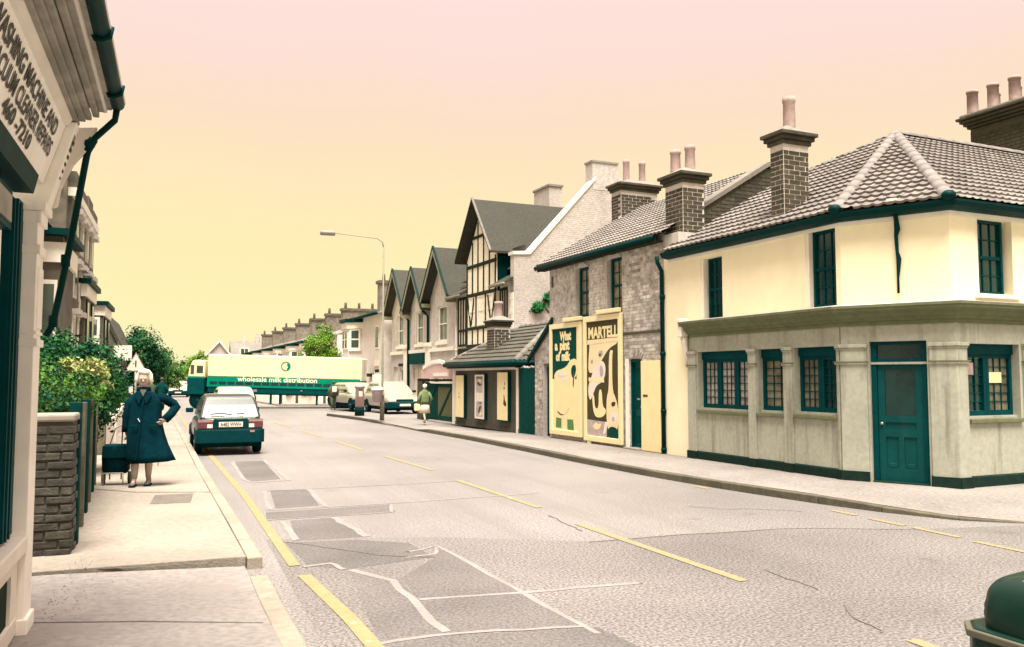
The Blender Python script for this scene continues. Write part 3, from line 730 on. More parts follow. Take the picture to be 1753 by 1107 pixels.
def pier(P, u0, u1, caps=True):
    f = MB(); f.pbox(P, u0, u1, .1, 2.2, O - .035, O)
    f.pbox(P, u0 - .012, u1 + .012, 1.90, 1.935, O - .06, O); f.pbox(P, u0 - .012, u1 + .012, 2.16, 2.215, O - .065, O); f.pbox(P, u0 - .006, u1 + .006, 2.13, 2.16, O - .05, O)
    part('pilaster', f, 'shopfront_render', pub, bevel=.006)
    part('plinth_block', MB().pbox(P, u0 - .012, u1 + .012, .09, .26, O - .062, O - .03), 'plinth_paint', pub)
    part('pilaster_shade_bead', MB().pbox(P, u0 - .018, u1 + .018, 1.935, 1.95, O - .07, O), 'cornice_paint', pub)
for a, b in ((-3.95, -3.70), (-2.15, -1.95), (-1.25, -1.04), (-.055, -.0)): pier(Pf, a, b)
pier(Pc, -.02, .38); pier(Pc, 1.27, CH + .056); pier(Ps, -.056, .17); pier(Ps, 1.42, 1.7)
for P_, hs in ((Pf, wins), (Ps, sw)):
    for a, b, c, e in hs:
        part('sill', MB().pbox(P_, a - .0, b + .0, c - .05, c + .012, O - .05, O + .02), 'cornice_paint', pub, bevel=.008)
        part('sill_board', MB().pbox(P_, a + .002, b - .002, c + .012, c + .05, O + .06, O + .24), 'shopfront_render', pub)
def lights(P, a, b, c, e, n, glass, cols=3, rows=6):
    part('window_head', MB().pbox(P, a + .002, b - .002, e - .15, e - .004, O + .10, O + .25), 'teal_paint', pub)
    wl_ = (b - a) / n
    for i in range(n):
        sash(pub, P, a + wl_ * i + .003, a + wl_ * (i + 1) - .003, c + .05, e - .15, O + .17, cols, rows, 'teal_paint', glass[i], fw=.06, bar=.012, meeting=False)
lights(Pf, *wins[0], 3, ['glass_curtain', 'glass_curtain', 'glass_curtain']); lights(Pf, *wins[1], 1, ['glass_net'], 3, 6); lights(Pf, *wins[2], 2, ['glass_net', 'glass_dark'])
lights(Ps, *sw[0], 2, ['glass_dark', 'glass_net']); lights(Ps, *sw[1], 3, ['glass_dark', 'glass_net', 'glass_dark'])
part('window_notice', MB().pbox(Ps, .82, 1.14, 1.62, 1.78, O + .145, O + .149), 'poster_cream', pub)
part('window_notice', MB().pbox(Ps, .34, .52, 1.74, 1.92, O + .145, O + .149), 'pot_pink', pub)
part('window_jamb_strip', MB().pbox(Pf, -1.015, -1.0, 1.1, 2.15, O + .20, O + .235), 'off_white', pub)
# the corner door
Pd = lambda u, z, d: Pc(u, z, d + O + .09)
dr = MB(); dr.pbox(Pd, .425, .50, .1, 2.25, -.03, .06); dr.pbox(Pd, 1.145, 1.22, .1, 2.25, -.03, .06); dr.pbox(Pd, .50, 1.145, 1.93, 1.98, -.03, .06); dr.pbox(Pd, .5, 1.145, 2.2, 2.25, -.03, .06)
part('door_frame', dr, 'teal_paint', pub)
part('door_head_band', MB().pbox(Pd, .42, 1.225, 1.90, 1.935, -.045, -.03), 'shopfront_render', pub)
part('fanlight', MB().pbox(Pd, .5, 1.145, 1.98, 2.2, .02, .03), 'glass_dark', pub)
door = MB(); U0, U1 = .505, 1.14
door.pbox(Pd, U0, U0 + .10, .13, 1.925, .0, .045); door.pbox(Pd, U1 - .10, U1, .13, 1.925, .0, .045)
for a, b in ((.13, .33), (.80, .92), (1.02, 1.12), (1.82, 1.925)): door.pbox(Pd, U0 + .1, U1 - .1, a, b, .0, .045)
door.pbox(Pd, (U0 + U1) / 2 - .04, (U0 + U1) / 2 + .04, .33, .80, 0, .045)
dd = part('door', door, 'teal_door', pub)
part('door_glass', MB().pbox(Pd, U0 + .1, U1 - .1, 1.12, 1.82, .02, .026), 'glass_dark', dd)
for a, b in ((U0 + .1, (U0 + U1) / 2 - .04), ((U0 + U1) / 2 + .04, U1 - .1)):
    part('door_panel', MB().pbox(Pd, a, b, .33, .80, .022, .03), 'teal_door', dd); part('door_moulding', MB().pbox(Pd, a + .03, b - .03, .33, .40, .008, .03), 'teal_door', dd, bevel=.01)
part('door_panel', MB().pbox(Pd, U0 + .1, U1 - .1, .92, 1.02, .022, .03), 'teal_door', dd)
part('handle', MB().ball(Pd(U0 + .05, 1.0, -.02), .025, 8, 6), 'chrome', dd, True)
part('step', MB().pbox(Pd, .43, 1.215, .08, .13, -.12, .05), 'plinth_paint', pub, bevel=.01)
# roof
AP = (-2.5, 4.2, 6.75); E0, E1, E2_, E3 = (-4.66, -.2, 4.29), (.10, -.2, 4.29), (1.56, .52, 4.29), (1.62, 10, 4.29); T_ = (-4.66, 2.75, 5.94); R2 = (-2.5, 10, 6.75)
roof = part('roof', MB().poly([E0, E1, AP, T_]).poly([E1, E2_, AP]).poly([E2_, E3, R2, AP]).poly([T_, AP, R2, (-4.66, 10, 5.9)]), 'mortar_dark', pub, fixn=False)
full = []
for poly, e in (([E0, E1, AP, T_], (1, 0, 0)), ([E1, E2_, AP], (tch.x, tch.y, 0)), ([E2_, E3, R2, AP], (0, 1, 0))):
    lift = [(a, b, c + .02) for a, b, c in poly]
    tile_slope(roof, lift, e, 'tile_pale', limit={0: 190, 1: 50, 2: 60}[len(full)], skin=False); full.append(1)
ridge(roof, (E1[0], E1[1], E1[2] + .05), (AP[0], AP[1], AP[2] + .06), r=.105); ridge(roof, (E2_[0], E2_[1], E2_[2] + .05), (AP[0], AP[1], AP[2] + .06), r=.105); ridge(roof, (AP[0], AP[1], AP[2] + .04), (R2[0], R2[1], R2[2] + .04), r=.12)
ridge(roof, (T_[0], T_[1], T_[2] + .02), (AP[0], AP[1], AP[2] + .04), r=.08)
for q in (E1, E2_): part('hip_end', MB().ball((q[0], q[1], q[2] + .055), (.105, .105, .08), 10, 6), 'gutter_dark', roof, True)
gp = [(E0[0], 0), (.02, 0), (1.42, .70), (1.41, 10)]
part('gutter', path_extrude(MB(), [(.0, 4.16), (.12, 4.17), (.20, 4.20), (.235, 4.26), (.235, 4.29), (.02, 4.285)], gp), 'gutter_dark', pub)
part('eaves_board', path_extrude(MB(), [(.0, 4.10), (.025, 4.10), (.025, 4.17), (.0, 4.17)], gp), 'white_trim', pub)
chimney(pub, -1.80, -1.47, .22, .80, 4.35, 5.86, [(-1.63, .52, .62, .115)], faces='fnb')
part('flashing', MB().prism([(-1.44, .12, 4.40), (-1.44, .95, 4.95), (-1.44, .95, 4.99), (-1.44, .12, 4.46)], (-.40, 0, 0)), 'flaunching', pub)
pipe(pub, [(-4.86, -.18, 4.25), (-4.86, -.16, 4.12), (-4.86, -.06, 3.95), (-4.86, -.05, .12)], .045, collars=[(-4.86, -.05, 3.4), (-4.86, -.05, 2.2), (-4.86, -.05, 1.0), (-4.86, -.05, .2)])
pts = [Pc(.86, 4.42, -.22), Pc(.86, 4.1, -.06), Pc(.87, 3.95, -.05), Pc(.85, 3.86, -.05), Pc(.86, 3.6, -.045), Pc(.88, 3.5, -.045), Pc(.86, 3.2, -.04), Pc(.86, 2.98, -.04)]
part('broken_pipe', MB().tube(pts, [.03, .035, .045, .03, .025, .038, .018, .02], 8), 'gutter_dark', pub, True)
part('pipe_bracket', MB().pbox(Pc, .78, .92, 4.36, 4.4, -.26, -.2), 'white_trim', pub)
part('cornice_stop', MB().box(-4.06, -3.93, O - .2, O + .02, 2.5, 2.88), 'off_white', pub, bevel=.02)
part('cornice_bracket', MB().tube([(-3.99, O - .08, 2.5), (-3.99, O - .06, 2.35), (-3.99, O - .02, 2.15), (-3.99, O - .01, 1.9)], [(.07, .09), (.06, .06), (.05, .045), (.04, .02)], 8), 'off_white', pub, True)

# ------------------------------------------------------------------ the stack behind the pub, on the next house in the side street
bs = row_thing('side_street_house', 'dark brick house behind the pub roof with a long stack of pink pots', 'house', (-1.5, 9.2, .1))
part('wall', MB().box(-4.35, 2.2, 9.0, 9.6, .1, 7.9), 'mortar_dark', bs)
wall_ = [c for c in bs.children][0]
pieces('brick', brick_items(front(9.0), -4.3, 2.2, 6.5, 7.88, bl=.235, bh=.07, j=.018, proud=.01), 'brick_olive', wall_, 150, 'brick_courses')
for k in range(5):
    o = .06 * k; part('corbel', MB().box(-4.35 - o, 2.2 + o, 9.0 - o, 9.6 + o, 7.9 + k * .075, 7.9 + (k + 1) * .075 - .008), 'brick_olive', wall_, bevel=.015)
part('flaunching', MB().box(-4.55, 2.4, 8.85, 9.75, 8.272, 8.36), 'flaunching', wall_, bevel=.03)
for i, x in enumerate((-4.28, -3.72, -3.16, -2.6, -2.04, -1.48)):
    for yy, hh in ((9.02, .62), (9.55, .56)):
        part('chimney_pot', MB().lathe([(.15, 0), (.135, .06), (.13, hh - .08), (.145, hh - .07), (.145, hh), (.11, hh), (.1, hh - .2)], (x + (.22 if yy > 9.3 else 0), yy, 8.33), 14), 'pot_pink', wall_, True)
# ------------------------------------------------------------------ brick cottage
cot = row_thing('brick_cottage', 'two storey stock brick cottage with posters on its front beside the cream pub', 'house', (-7.5, 0, .1))
cw = [(-8.76, -8.08, 3.2, 4.46), (-7.22, -6.54, 3.2, 4.5)]; cd = (-6.22, -5.76, .1, 2.12); ld = (-10.66, -10.08, .1, 2.08)
wm = MB().wallgrid(front(0.01), -10.2, -4.87, .1, 4.75, cw + [cd], .16)
wall = part('wall', wm, 'mortar', cot, fixn=False)
def arch_ok(u, z):
    for h in cw + [cd]:
        if h[0] - .01 < u < h[1] + .01 and h[3] - .02 < z < h[3] + .1: return False
    return True
def skip_ok(u, z): return arch_ok(u, z)
posters_h = [(-10.0, -8.42, .4, 3.0), (-8.16, -6.54, .4, 3.05), (-5.66, -4.95, .2, 2.0)]
bi = brick_items(front(0.01), -10.2, -4.88, .12, 4.62, holes=cw + [cd] + posters_h, inside=skip_ok)
pieces('brick', bi, 'brick_stock', wall, 290, 'brick_courses')
for h in cw + [cd]:   # segmental arches of bricks on edge
    n = 9; cx = (h[0] + h[1]) / 2; hw = (h[1] - h[0]) / 2; r = hw * 1.6; zc = h[3] - .03 - math.sqrt(r * r - hw * hw)
    f0 = math.asin(hw / r)
    part('arch_fill', MB().prism([(cx + r * math.sin(f0 * k / 4), -.0, zc + r * math.cos(f0 * k / 4) - .0) for k in range(-4, 5)] + [(h[1], 0, h[3] + .14), (h[0], 0, h[3] + .14)], (0, .1, 0)), 'mortar', wall)
    for k in range(n):
        an = f0 * (2 * (k + .5) / n - 1)
        me = boxmesh('arch_brick', 2 * r * f0 / n - .01, .03, .15)
        o = bpy.data.objects.new('arch_brick', me); C.objects.link(o); o.parent = wall
        if not me.materials: me.materials.append(M['brick_stock'])
        og = ORG[cot.name]
        o.location = (cx + (r + .08) * math.sin(an) - og[0], -.008 - og[1], zc + (r + .08) * math.cos(an) - og[2]); o.rotation_euler = (0, an, 0)
for h in cw:
    sash(cot, front(.0), h[0] + .09, h[1] - .0, h[2], h[3] - .005, .12, 2, 2, 'teal_paint', 'glass_net', fw=.06)
    sill(cot, front(0), h[0] - .03, h[1] + .03, h[2], .06, .04, 'render_grey')
part('timber_lintel', MB().box(-6.55, -4.9, -.012, .0, 2.66, 2.72), 'mortar_dark', cot)
def plank_door(root, u0, u1, z0, z1, y, m, n=4, name='door'):
    d = part(name, MB().box(u0, u1, y, y + .03, z0, z1), m, root)
    for i in range(n):
        a = u0 + (u1 - u0) * i / n; part('plank', MB().box(a + .004, a + (u1 - u0) / n - .004, y - .012, y - .001, z0 + .01, z1 - .01), m, d)
    return d
fr = MB(); fr.box(-6.22, -6.17, .02, .12, .1, 2.1); fr.box(-5.81, -5.76, .02, .12, .1, 2.1); fr.box(-6.17, -5.81, .02, .12, 2.04, 2.1)
part('door_frame', fr, 'teal_paint', cot); d_ = part('door', MB().box(-6.17, -5.81, .08, .12, .14, 2.04), 'teal_door', cot)
for a, b in ((.25, .85), (1.0, 1.9)): part('door_panel', MB().box(-6.12, -5.86, .075, .082, a, b), 'gate_green', d_)
part('handle', MB().ball((-5.86, .06, 1.05), .025, 8, 6), 'chrome', d_, True)
part('letter_flap', MB().box(-6.05, -5.93, .07, .078, 1.2, 1.24), 'chrome', d_)
part('door_board', MB().box(-6.34, -6.25, -.05, .0, .15, 2.12), 'white_trim', cot)
nb = part('notice_board', MB().box(-5.68, -4.94, -.07, -.01, .12, 2.06), 'poster_cream', cot, bevel=.006); part('small_notice', MB().box(-5.6, -5.42, -.074, -.071, 1.28, 1.33), 'print_dark', nb)
part('door_step', MB().box(-6.3, -5.7, -.15, .1, .09, .15), 'kerb_stone', cot, bevel=.01)
# roof, from eave to the far verge; near end stands above the pub roof as a coped brick flank
ES, RY, RZ = 4.70, 2.95, 6.52
slope = (RZ - ES) / (RY + .2)
C0, C1, C2, C3 = (-10.55, -.2, ES), (-4.62, -.2, ES), (-4.62, RY, RZ), (-10.55, RY, RZ)
rf = part('roof', MB().poly([C0, C1, C2, C3]).poly([C3, C2, (-4.62, 6.2, ES), (-10.55, 6.2, ES)]), 'mortar_dark', cot, fixn=False)
tile_slope(rf, [(a, b, c + .02) for a, b, c in (C0, C1, C2, C3)], (1, 0, 0), 'slate_pale', kind='roman', tw=.28, tl=.25, limit=240, skin=False)
part('eaves_fascia', MB().box(-10.55, -4.88, -.2, -.17, ES - .14, ES - .0), 'timber_dark', cot); part('soffit', MB().box(-10.55, -4.88, -.17, .02, ES - .12, ES - .10), 'timber_dark', cot)
part('gutter', MB().tube([(-10.55, -.25, ES - .04), (-4.9, -.25, ES - .04)], .06, 8), 'gutter_dark', cot, True)
part('bargeboard', MB().prism([(-10.6, -.25, ES - .12), (-10.6, RY, RZ - .1), (-10.6, RY, RZ + .03), (-10.6, -.25, ES + .01)], (.05, 0, 0)), 'bargeboard', cot)
part('end_wall', MB().poly([(-10.2, 0.01, .1), (-10.2, 6, .1), (-10.2, 6, 4.6), (-10.2, RY, RZ - .1), (-10.2, 0.01, 4.6)]), 'brick_wall_far', cot)
# coped flank against the pub
fl = [(-4.60, .30, 4.5), (-4.60, .30, 4.98), (-4.60, 2.60, 6.36), (-4.60, 3.2, 6.36), (-4.60, 3.2, 5.6)]
fw = part('gable_parapet', MB().prism(fl, (-.28, 0, 0)), 'mortar_dark', cot)
pieces('brick', brick_items(lambda u, z, d: (-4.60 - d, u, z), .3, 3.2, 4.6, 6.34, bl=.235, bh=.068, j=.018, proud=.008, inside=lambda u, z: z < 4.93 + (u - .3) * .60 - .03 and z > 4.45 + .56 * (u + .2) - .1), 'brick_olive', fw, 120, 'brick_courses')
part('coping', MB().prism([(-4.54, .22, 4.96), (-4.54, 2.62, 6.40), (-4.54, 2.75, 6.44), (-4.54, 2.75, 6.52), (-4.54, 2.6, 6.5), (-4.54, .22, 5.05)], (-.42, 0, 0)), 'slate_mid', fw)
chimney(cot, -5.0, -4.38, .16, .70, 4.45, 5.78, [(-4.86, .33, .50, .115), (-4.60, .52, .56, .115)], faces='fnb')
part('chimney_shoulder', MB().box(-5.06, -4.36, .02, .74, 4.3, 4.72), 'render_grey', cot)
chimney(cot, -10.72, -10.2, 2.28, 3.5, 5.4, 7.0, [(-10.46, 2.62, .66, .10), (-10.46, 3.16, .66, .10)], mb_='brick_stock', mm='mortar', cap_m='brick_olive')
part('airbrick', MB().box(-10.08, -9.98, -.005, .0, 4.1, 4.4), 'print_dark', wall)
# lean-to at the far side with its dark doorway
lt = row_thing('lean_to', 'brick lean-to with a sloping verge and dark doorway, between the cottage and the green boards', 'outhouse', (-10.7, 0, .1))
wpts = [(-11.16, 0.03, .1), (-10.66, 0.03, .1), (-10.66, 0.03, 2.08), (-10.08, 0.03, 2.08), (-10.08, 0.03, .1), (-10.0, 0.03, .1), (-10.0, 0.03, 3.12), (-11.16, .03, 2.33)]
lw = part('wall', MB().add(wpts, [(0, 1, 2, 7), (2, 3, 6, 7), (3, 4, 5, 6)]).add([(-11.16, .03, .1), (-11.16, 2, .1), (-11.16, 2, 2.3), (-11.16, .03, 2.3)], [(0, 1, 2, 3)]).add([(-10.66, .03, .1), (-10.66, .03, 2.08), (-10.66, .25, 2.08), (-10.66, .25, .1)], [(0, 1, 2, 3)]), 'mortar', lt, fixn=False)
pieces('brick', brick_items(front(.03), -11.16, -10.2, .12, 3.0, holes=[ld], inside=lambda u, z: z < 2.28 + (u + 11.16) * .69), 'brick_stock', lw, 200, 'brick_courses')
part('verge_board', MB().prism([(-11.45, -.08, 2.12), (-9.95, -.08, 3.18), (-9.95, -.08, 3.30), (-11.45, -.08, 2.24)], (0, .06, 0)), 'gutter_dark', lt)
part('roof', MB().prism([(-11.45, -.06, 2.2), (-10.2, -.06, 3.08), (-10.2, -.06, 3.14), (-11.45, -.06, 2.26)], (0, 2.6, 0)), 'slate_mid', lt)
plank_door(lt, -10.64, -10.1, .12, 2.0, .16, 'wood_dark', 4)
part('number_plate', MB().box(-10.2, -10.12, .02, .03, 1.35, 1.75), 'pole_olive', lt)
# ------------------------------------------------------------------ posters
def poster(name, label, x0, x1, z0, z1, y, fw=.13):
    t = row_thing(name, label, 'poster', ((x0 + x1) / 2, y, z0))
    part('backing', MB().box(x0 + .02, x1 - .02, y - .03, y - .01, z0 + .02, z1 - .02), 'poster_white', t)
    for a, b, c, e in ((x0, x0 + fw, z0, z1), (x1 - fw, x1, z0, z1), (x0 + fw, x1 - fw, z0, z0 + fw), (x0 + fw, x1 - fw, z1 - fw, z1)): part('frame', MB().box(a, b, y - .07, y, c, e), 'poster_frame', t, bevel=.01)
    return t
def shape(t, pts, m, x0, z0, w_, h_, lay, name='print'):
    return part(name, MB().prism([(x0 + u * w_, Y0 - .031 - lay * .0012, z0 + v * h_) for u, v in pts], (0, .001, 0)), m, t)
def smooth(pts, n=2):
    for _ in range(n):
        q = []
        for a, b in zip(pts, pts[1:] + pts[:1]): q += [(a[0] * .75 + b[0] * .25, a[1] * .75 + b[1] * .25), (a[0] * .25 + b[0] * .75, a[1] * .25 + b[1] * .75)]
        pts = q
    return pts
Y0 = -.02
p1 = poster('poster', 'tall framed poster of a frothy drink under white words on teal', -10.06, -8.34, .22, 3.10, Y0)
X, Z, Wd, Hd = -9.93, .35, 1.46, 2.62
S = lambda pts, m, lay, t=p1: shape(t, pts, m, X, Z, Wd, Hd, lay)
S([(0, .5), (.92, .5), (.92, 1), (0, 1)], 'poster_teal', 1); S([(0, 0), (1, 0), (1, .5), (0, .5)], 'poster_cream', 1); S([(.90, 0), (1, 0), (1, 1), (.90, 1)], 'poster_cream', 2)
S(smooth([(0, .36), (.08, .40), (.10, .48), (.05, .53), (.16, .585), (.38, .60), (.55, .625), (.68, .69), (.92, .70), (.95, .56), (.8, .5), (.95, .36), (.9, .1), (.2, .1)]), 'poster_cream', 3)
S(smooth([(.70, .60), (.78, .64), (.88, .63), (.88, .56), (.78, .50), (.71, .54)]), 'poster_teal', 4)
S(smooth([(.16, .545), (.3, .52), (.5, .525), (.6, .55), (.45, .575), (.26, .575)]), 'poster_white', 5)
for u in (.24, .36, .5): S(smooth([(u, .46), (u + .05, .46), (u + .06, .54), (u + .01, .54)]), 'poster_white', 5)
S(smooth([(.18, .19), (.34, .15), (.52, .16), (.66, .24), (.56, .175), (.34, .135), (.2, .165)]), 'print_dark', 5)
S(smooth([(.76, .42), (.80, .42), (.83, .58), (.79, .58)]), 'print_dark', 5)
S([(.12, .02), (.34, .02), (.34, .11), (.14, .12)], 'poster_green', 5); S([(.56, .01), (.80, .01), (.77, .11), (.56, .11)], 'poster_green', 5)
def say(t, s, size, u, v, lay, m='poster_cream', bold=.012, sx=1.):
    part('lettering', text_mb(s, size, lambda a, z, d: (a, Y0 - .031 - lay * .0012, z), X + u * Wd, Z + v * Hd, 0, bold, sx=sx), m, t)
say(p1, 'What', .30, .30, .885, 4, bold=.02, sx=.85); say(p1, 'a', .33, .10, .79, 4, bold=.02); say(p1, 'pint', .33, .29, .79, 4, bold=.02); say(p1, 'of', .30, .14, .685, 4, bold=.02, sx=.85); say(p1, 'milk', .30, .36, .685, 4, bold=.02, sx=.85)
p2 = poster('poster', 'tall framed poster of a face, raised hands and a bottle under a large heading', -8.22, -6.47, .17, 3.18, Y0)
X, Z, Wd, Hd = -8.09, .30, 1.49, 2.75
S = lambda pts, m, lay, t=p2: shape(t, pts, m, X, Z, Wd, Hd, lay)
S([(0, 0), (1, 0), (1, 1), (0, 1)], 'poster_olive', 1)
S(smooth([(.04, .92), (.9, .96), (1.0, .92), (1.0, .80), (.7, .76), (.48, .66), (.34, .58), (.04, .53), (0.06, .7), (.10, .8)]), 'poster_skin', 2)
S(smooth([(.36, .73), (.5, .75), (.52, .70), (.40, .67)]), 'poster_mauve', 3); S(smooth([(.12, .66), (.2, .67), (.2, .63), (.13, .63)]), 'poster_mauve', 3); S(smooth([(.38, .71), (.46, .72), (.46, .695), (.40, .69)]), 'print_dark', 4)
S(smooth([(.05, .45), (.14, .50), (.22, .60), (.4, .66), (.58, .64), (.60, .54), (.5, .47), (.3, .44), (.2, .36), (.1, .3), (.04, .36)]), 'poster_white', 3)
S(smooth([(.40, .60), (.5, .62), (.54, .54), (.44, .50)]), 'poster_mauve', 4); S([(.06, .475), (.55, .465), (.55, .495), (.06, .51)], 'poster_cream', 5)
S(smooth([(.30, .42), (.44, .44), (.5, .36), (.42, .30), (.28, .34)]), 'poster_olive', 5)
S(smooth([(.16, .36), (.24, .36), (.25, .24), (.38, .24), (.38, .40), (.48, .41), (.50, .26), (.6, .24), (.6, .20), (.45, .16), (.22, .17)]), 'poster_cream', 6)
S(smooth([(.70, .05), (.96, .05), (.98, .24), (.90, .34), (.80, .40), (.80, .70), (.84, .74), (.70, .74), (.70, .40), (.62, .34), (.62, .12)]), 'poster_skin', 6)
S(smooth([(.73, .12), (.94, .12), (.94, .22), (.73, .22)]), 'poster_white', 7); S(smooth([(.76, .30), (.9, .31), (.88, .27), (.78, .26)]), 'poster_olive', 7); S(smooth([(.78, .14), (.86, .14), (.86, .18), (.78, .18)]), 'poster_mauve', 8)
S([(0, 0), (.62, 0), (.62, .13), (0, .14)], 'poster_mauve', 4); S(smooth([(.18, .08), (.3, .05), (.42, .07), (.46, .12), (.34, .1), (.3, .13)]), 'poster_cream', 7); S(smooth([(.5, .02), (.6, .03), (.66, .12), (.58, .14), (.54, .08)]), 'poster_white', 7)
S(smooth([(.66, .0), (.96, .0), (.96, .09), (.68, .1)]), 'poster_teal', 7)
S([(.02, .84), (1.0, .84), (1.0, 1.0), (.02, 1.0)], 'poster_olive', 4)
say(p2, 'MARTELL', .36, .05, .855, 5, bold=.016, sx=.92); S([(.02, .80), (1.0, .815), (1., .845), (.02, .84)], 'poster_skin', 5)
for t, x0, x1, z in ((p1, -9.2, -8.3, 3.10), (p2, -7.5, -6.5, 3.18)): part('lamp_hood', MB().box(x0, x1, Y0 - .12, Y0 - .02, z + .02, z + .12), 'poster_frame', t, bevel=.015); part('frame_clip', MB().box(x0 - .1, x0 + .1, Y0 - .075, Y0 - .06, z - .1, z - .02), 'poster_white', t)
part('foot', MB().box(-8.05, -7.9, Y0 - .06, Y0, .1, .18), 'poster_frame', p2)

# ------------------------------------------------------------------ green boards, shed, its poster panels, gate
gb = row_thing('board_fence', 'dark green upright boards filling the gap between the low shed and the lean-to', 'fence', (-11.65, 0, .1))
for z_ in (.4, 1.6): part('rail', MB().box(-12.1, -11.18, .03, .07, z_, z_ + .1), 'green_board', gb)
for i in range(9):
    a = -12.1 + .102 * i; top = 1.98 + random.uniform(-.02, .02)
    bd = part('board', MB().box(a + .003, a + .099, .0, .025, .1, top), 'green_board', gb); part('board_cap', MB().box(a + .002, a + .1, -.004, .03, top, top + .03 + random.uniform(0, .015)), 'off_white', bd)
sh = row_thing('low_shed', 'low dark rendered shed with a hipped tile roof and a squat brick chimney', 'shed', (-14.8, 0, .1))
part('wall', MB().box(-17.35, -12.16, 0, 4.2, .1, 2.1), 'shed_wall', sh)
for a, b, c, e in ((-17.45, -17.33, .1, 2.02), (-12.30, -12.18, .1, 2.02), (-17.33, -12.30, 1.93, 2.02)): part('wall_trim', MB().box(a, b, -.03, -.002, c, e), 'off_white', sh)
part('plinth', MB().box(-17.35, -12.16, -.02, -.003, .1, .22), 'mortar_dark', sh)
H0, H1, HR0, HR1 = (-17.75, -.22, 2.16), (-11.95, -.22, 2.16), (-16.2, 2.0, 3.42), (-13.9, 2.0, 3.42); H2, H3 = (-11.95, 4.3, 2.16), (-17.75, 4.3, 2.16)
srf = part('roof', MB().poly([H0, H1, HR1, HR0]).poly([H1, H2, HR1]).poly([H2, H3, HR0, HR1]).poly([H3, H0, HR0]), 'mortar_dark', sh, fixn=False)
up = lambda ps: [(a, b, c + .02) for a, b, c in ps]
tile_slope(srf, up([H0, H1, HR1, HR0]), (1, 0, 0), 'tile_shed', tw=.3, tl=.27, limit=150, skin=False); tile_slope(srf, up([H1, H2, HR1]), (0, 1, 0), 'tile_shed', tw=.3, tl=.27, limit=80, skin=False)
for a, b in ((H1, HR1), (H0, HR0), (HR0, HR1), (H2, HR1)): ridge(srf, (a[0], a[1], a[2] + .04), (b[0], b[1], b[2] + .04), 'slate_mid', .10, .4)
part('gutter', MB().tube([(-17.75, -.27, 2.12), (-11.9, -.27, 2.12)], .075, 8).tube([(-11.9, -.27, 2.12), (-11.9, 1.5, 2.12)], .075, 8), 'gutter_dark', sh, True)
part('fascia', MB().box(-17.7, -11.98, -.2, -.17, 2.0, 2.12).box(-12.0, -11.97, -.2, 1.6, 1.98, 2.12), 'gutter_dark', sh)
chimney(sh, -15.62, -15.0, .45, 1.0, 2.3, 3.34, [(-15.3, .72, .55, .14)], mm='mortar', faces='fnb', corbel=.1)
for i, (x0, x1, z0, z1, lab) in enumerate(((-17.08, -16.28, .34, 1.78, 'narrow blank cream poster panel on the dark shed, nearest the gate'), (-15.32, -14.5, .36, 1.80, 'narrow pale poster panel with mauve pictures in the middle of the dark shed'), (-13.5, -12.7, .40, 1.86, 'narrow cream poster panel with a black figure, at the green boards end of the shed'))):
    t = row_thing('narrow_poster', lab, 'poster', ((x0 + x1) / 2, -.06, z0), 'poster panels on the shed')
    part('panel', MB().box(x0, x1, -.10, -.012, z0, z1), 'panel_shade', t); part('face', MB().box(x0 + .01, x1 - .04, -.112, -.101, z0 + .03, z1 - .01), 'poster_white' if i == 1 else 'poster_cream', t)  # dark panel shows at right and foot as painted shaded edges
    fy = -.1135; B_ = lambda a, b, c, e, m: part('print', MB().box(x0 + a, x0 + b, fy, fy + .001, z0 + c, z0 + e), m, t)
    if i == 0: B_(.28, .42, .66, .74, 'poster_mauve'); B_(.28, .42, .80, .84, 'poster_mauve'); B_(.16, .22, 1.05, 1.12, 'poster_white'); B_(.36, .42, 1.05, 1.1, 'poster_white')
    if i == 1:
        B_(.14, .68, .86, 1.36, 'poster_mauve'); B_(.14, .68, 1.3, 1.37, 'print_dark'); B_(.14, .68, .10, .58, 'poster_mauve')
        for q, m in (([(.2, 1.14), (.3, 1.22), (.5, 1.12), (.66, 1.16), (.6, 1.1), (.4, 1.06)], 'print_dark'), ([(.25, 1.25), (.4, 1.3), (.6, 1.22), (.45, 1.18)], 'poster_cream'), ([(.3, .2), (.42, .22), (.58, .42), (.5, .46), (.36, .4)], 'print_dark'), ([(.34, .12), (.6, .14), (.62, .3), (.5, .24)], 'poster_cream'), ([(.4, .5), (.6, .52), (.6, .56), (.4, .55)], 'print_dark')):
            part('print', MB().prism([(x0 + a, fy - .001, z0 + b) for a, b in smooth(q)], (0, .0008, 0)), m, t)
    if i == 2:
        for q in ([(.46, .50), (.56, .46), (.7, .44), (.68, .56), (.58, .62), (.55, .78), (.5, .8), (.5, .64)], [(.5, .92), (.58, .96), (.56, 1.04), (.5, 1.02)], [(.54, 1.08), (.62, 1.06), (.56, 1.2)]):
            part('print', MB().prism([(x0 + a, fy - .001, z0 + b) for a, b in smooth(q)], (0, .0008, 0)), 'poster_olive', t)
gt = row_thing('yard_gate', 'dark green yard gates with white post and arched pink sign, beyond the shed', 'gate', (-19.5, .05, .1))
part('post', MB().box(-17.62, -17.50, -.02, .12, .1, 2.05), 'white_trim', gt); part('post', MB().box(-21.6, -21.0, .0, .3, .1, 1.66), 'brick_olive', gt)
part('lintel', MB().box(-21.6, -17.62, .0, .1, 1.56, 1.64), 'timber_dark', gt); part('lintel_trim', MB().box(-19.9, -17.62, -.03, -.005, 1.48, 1.54), 'off_white', gt)
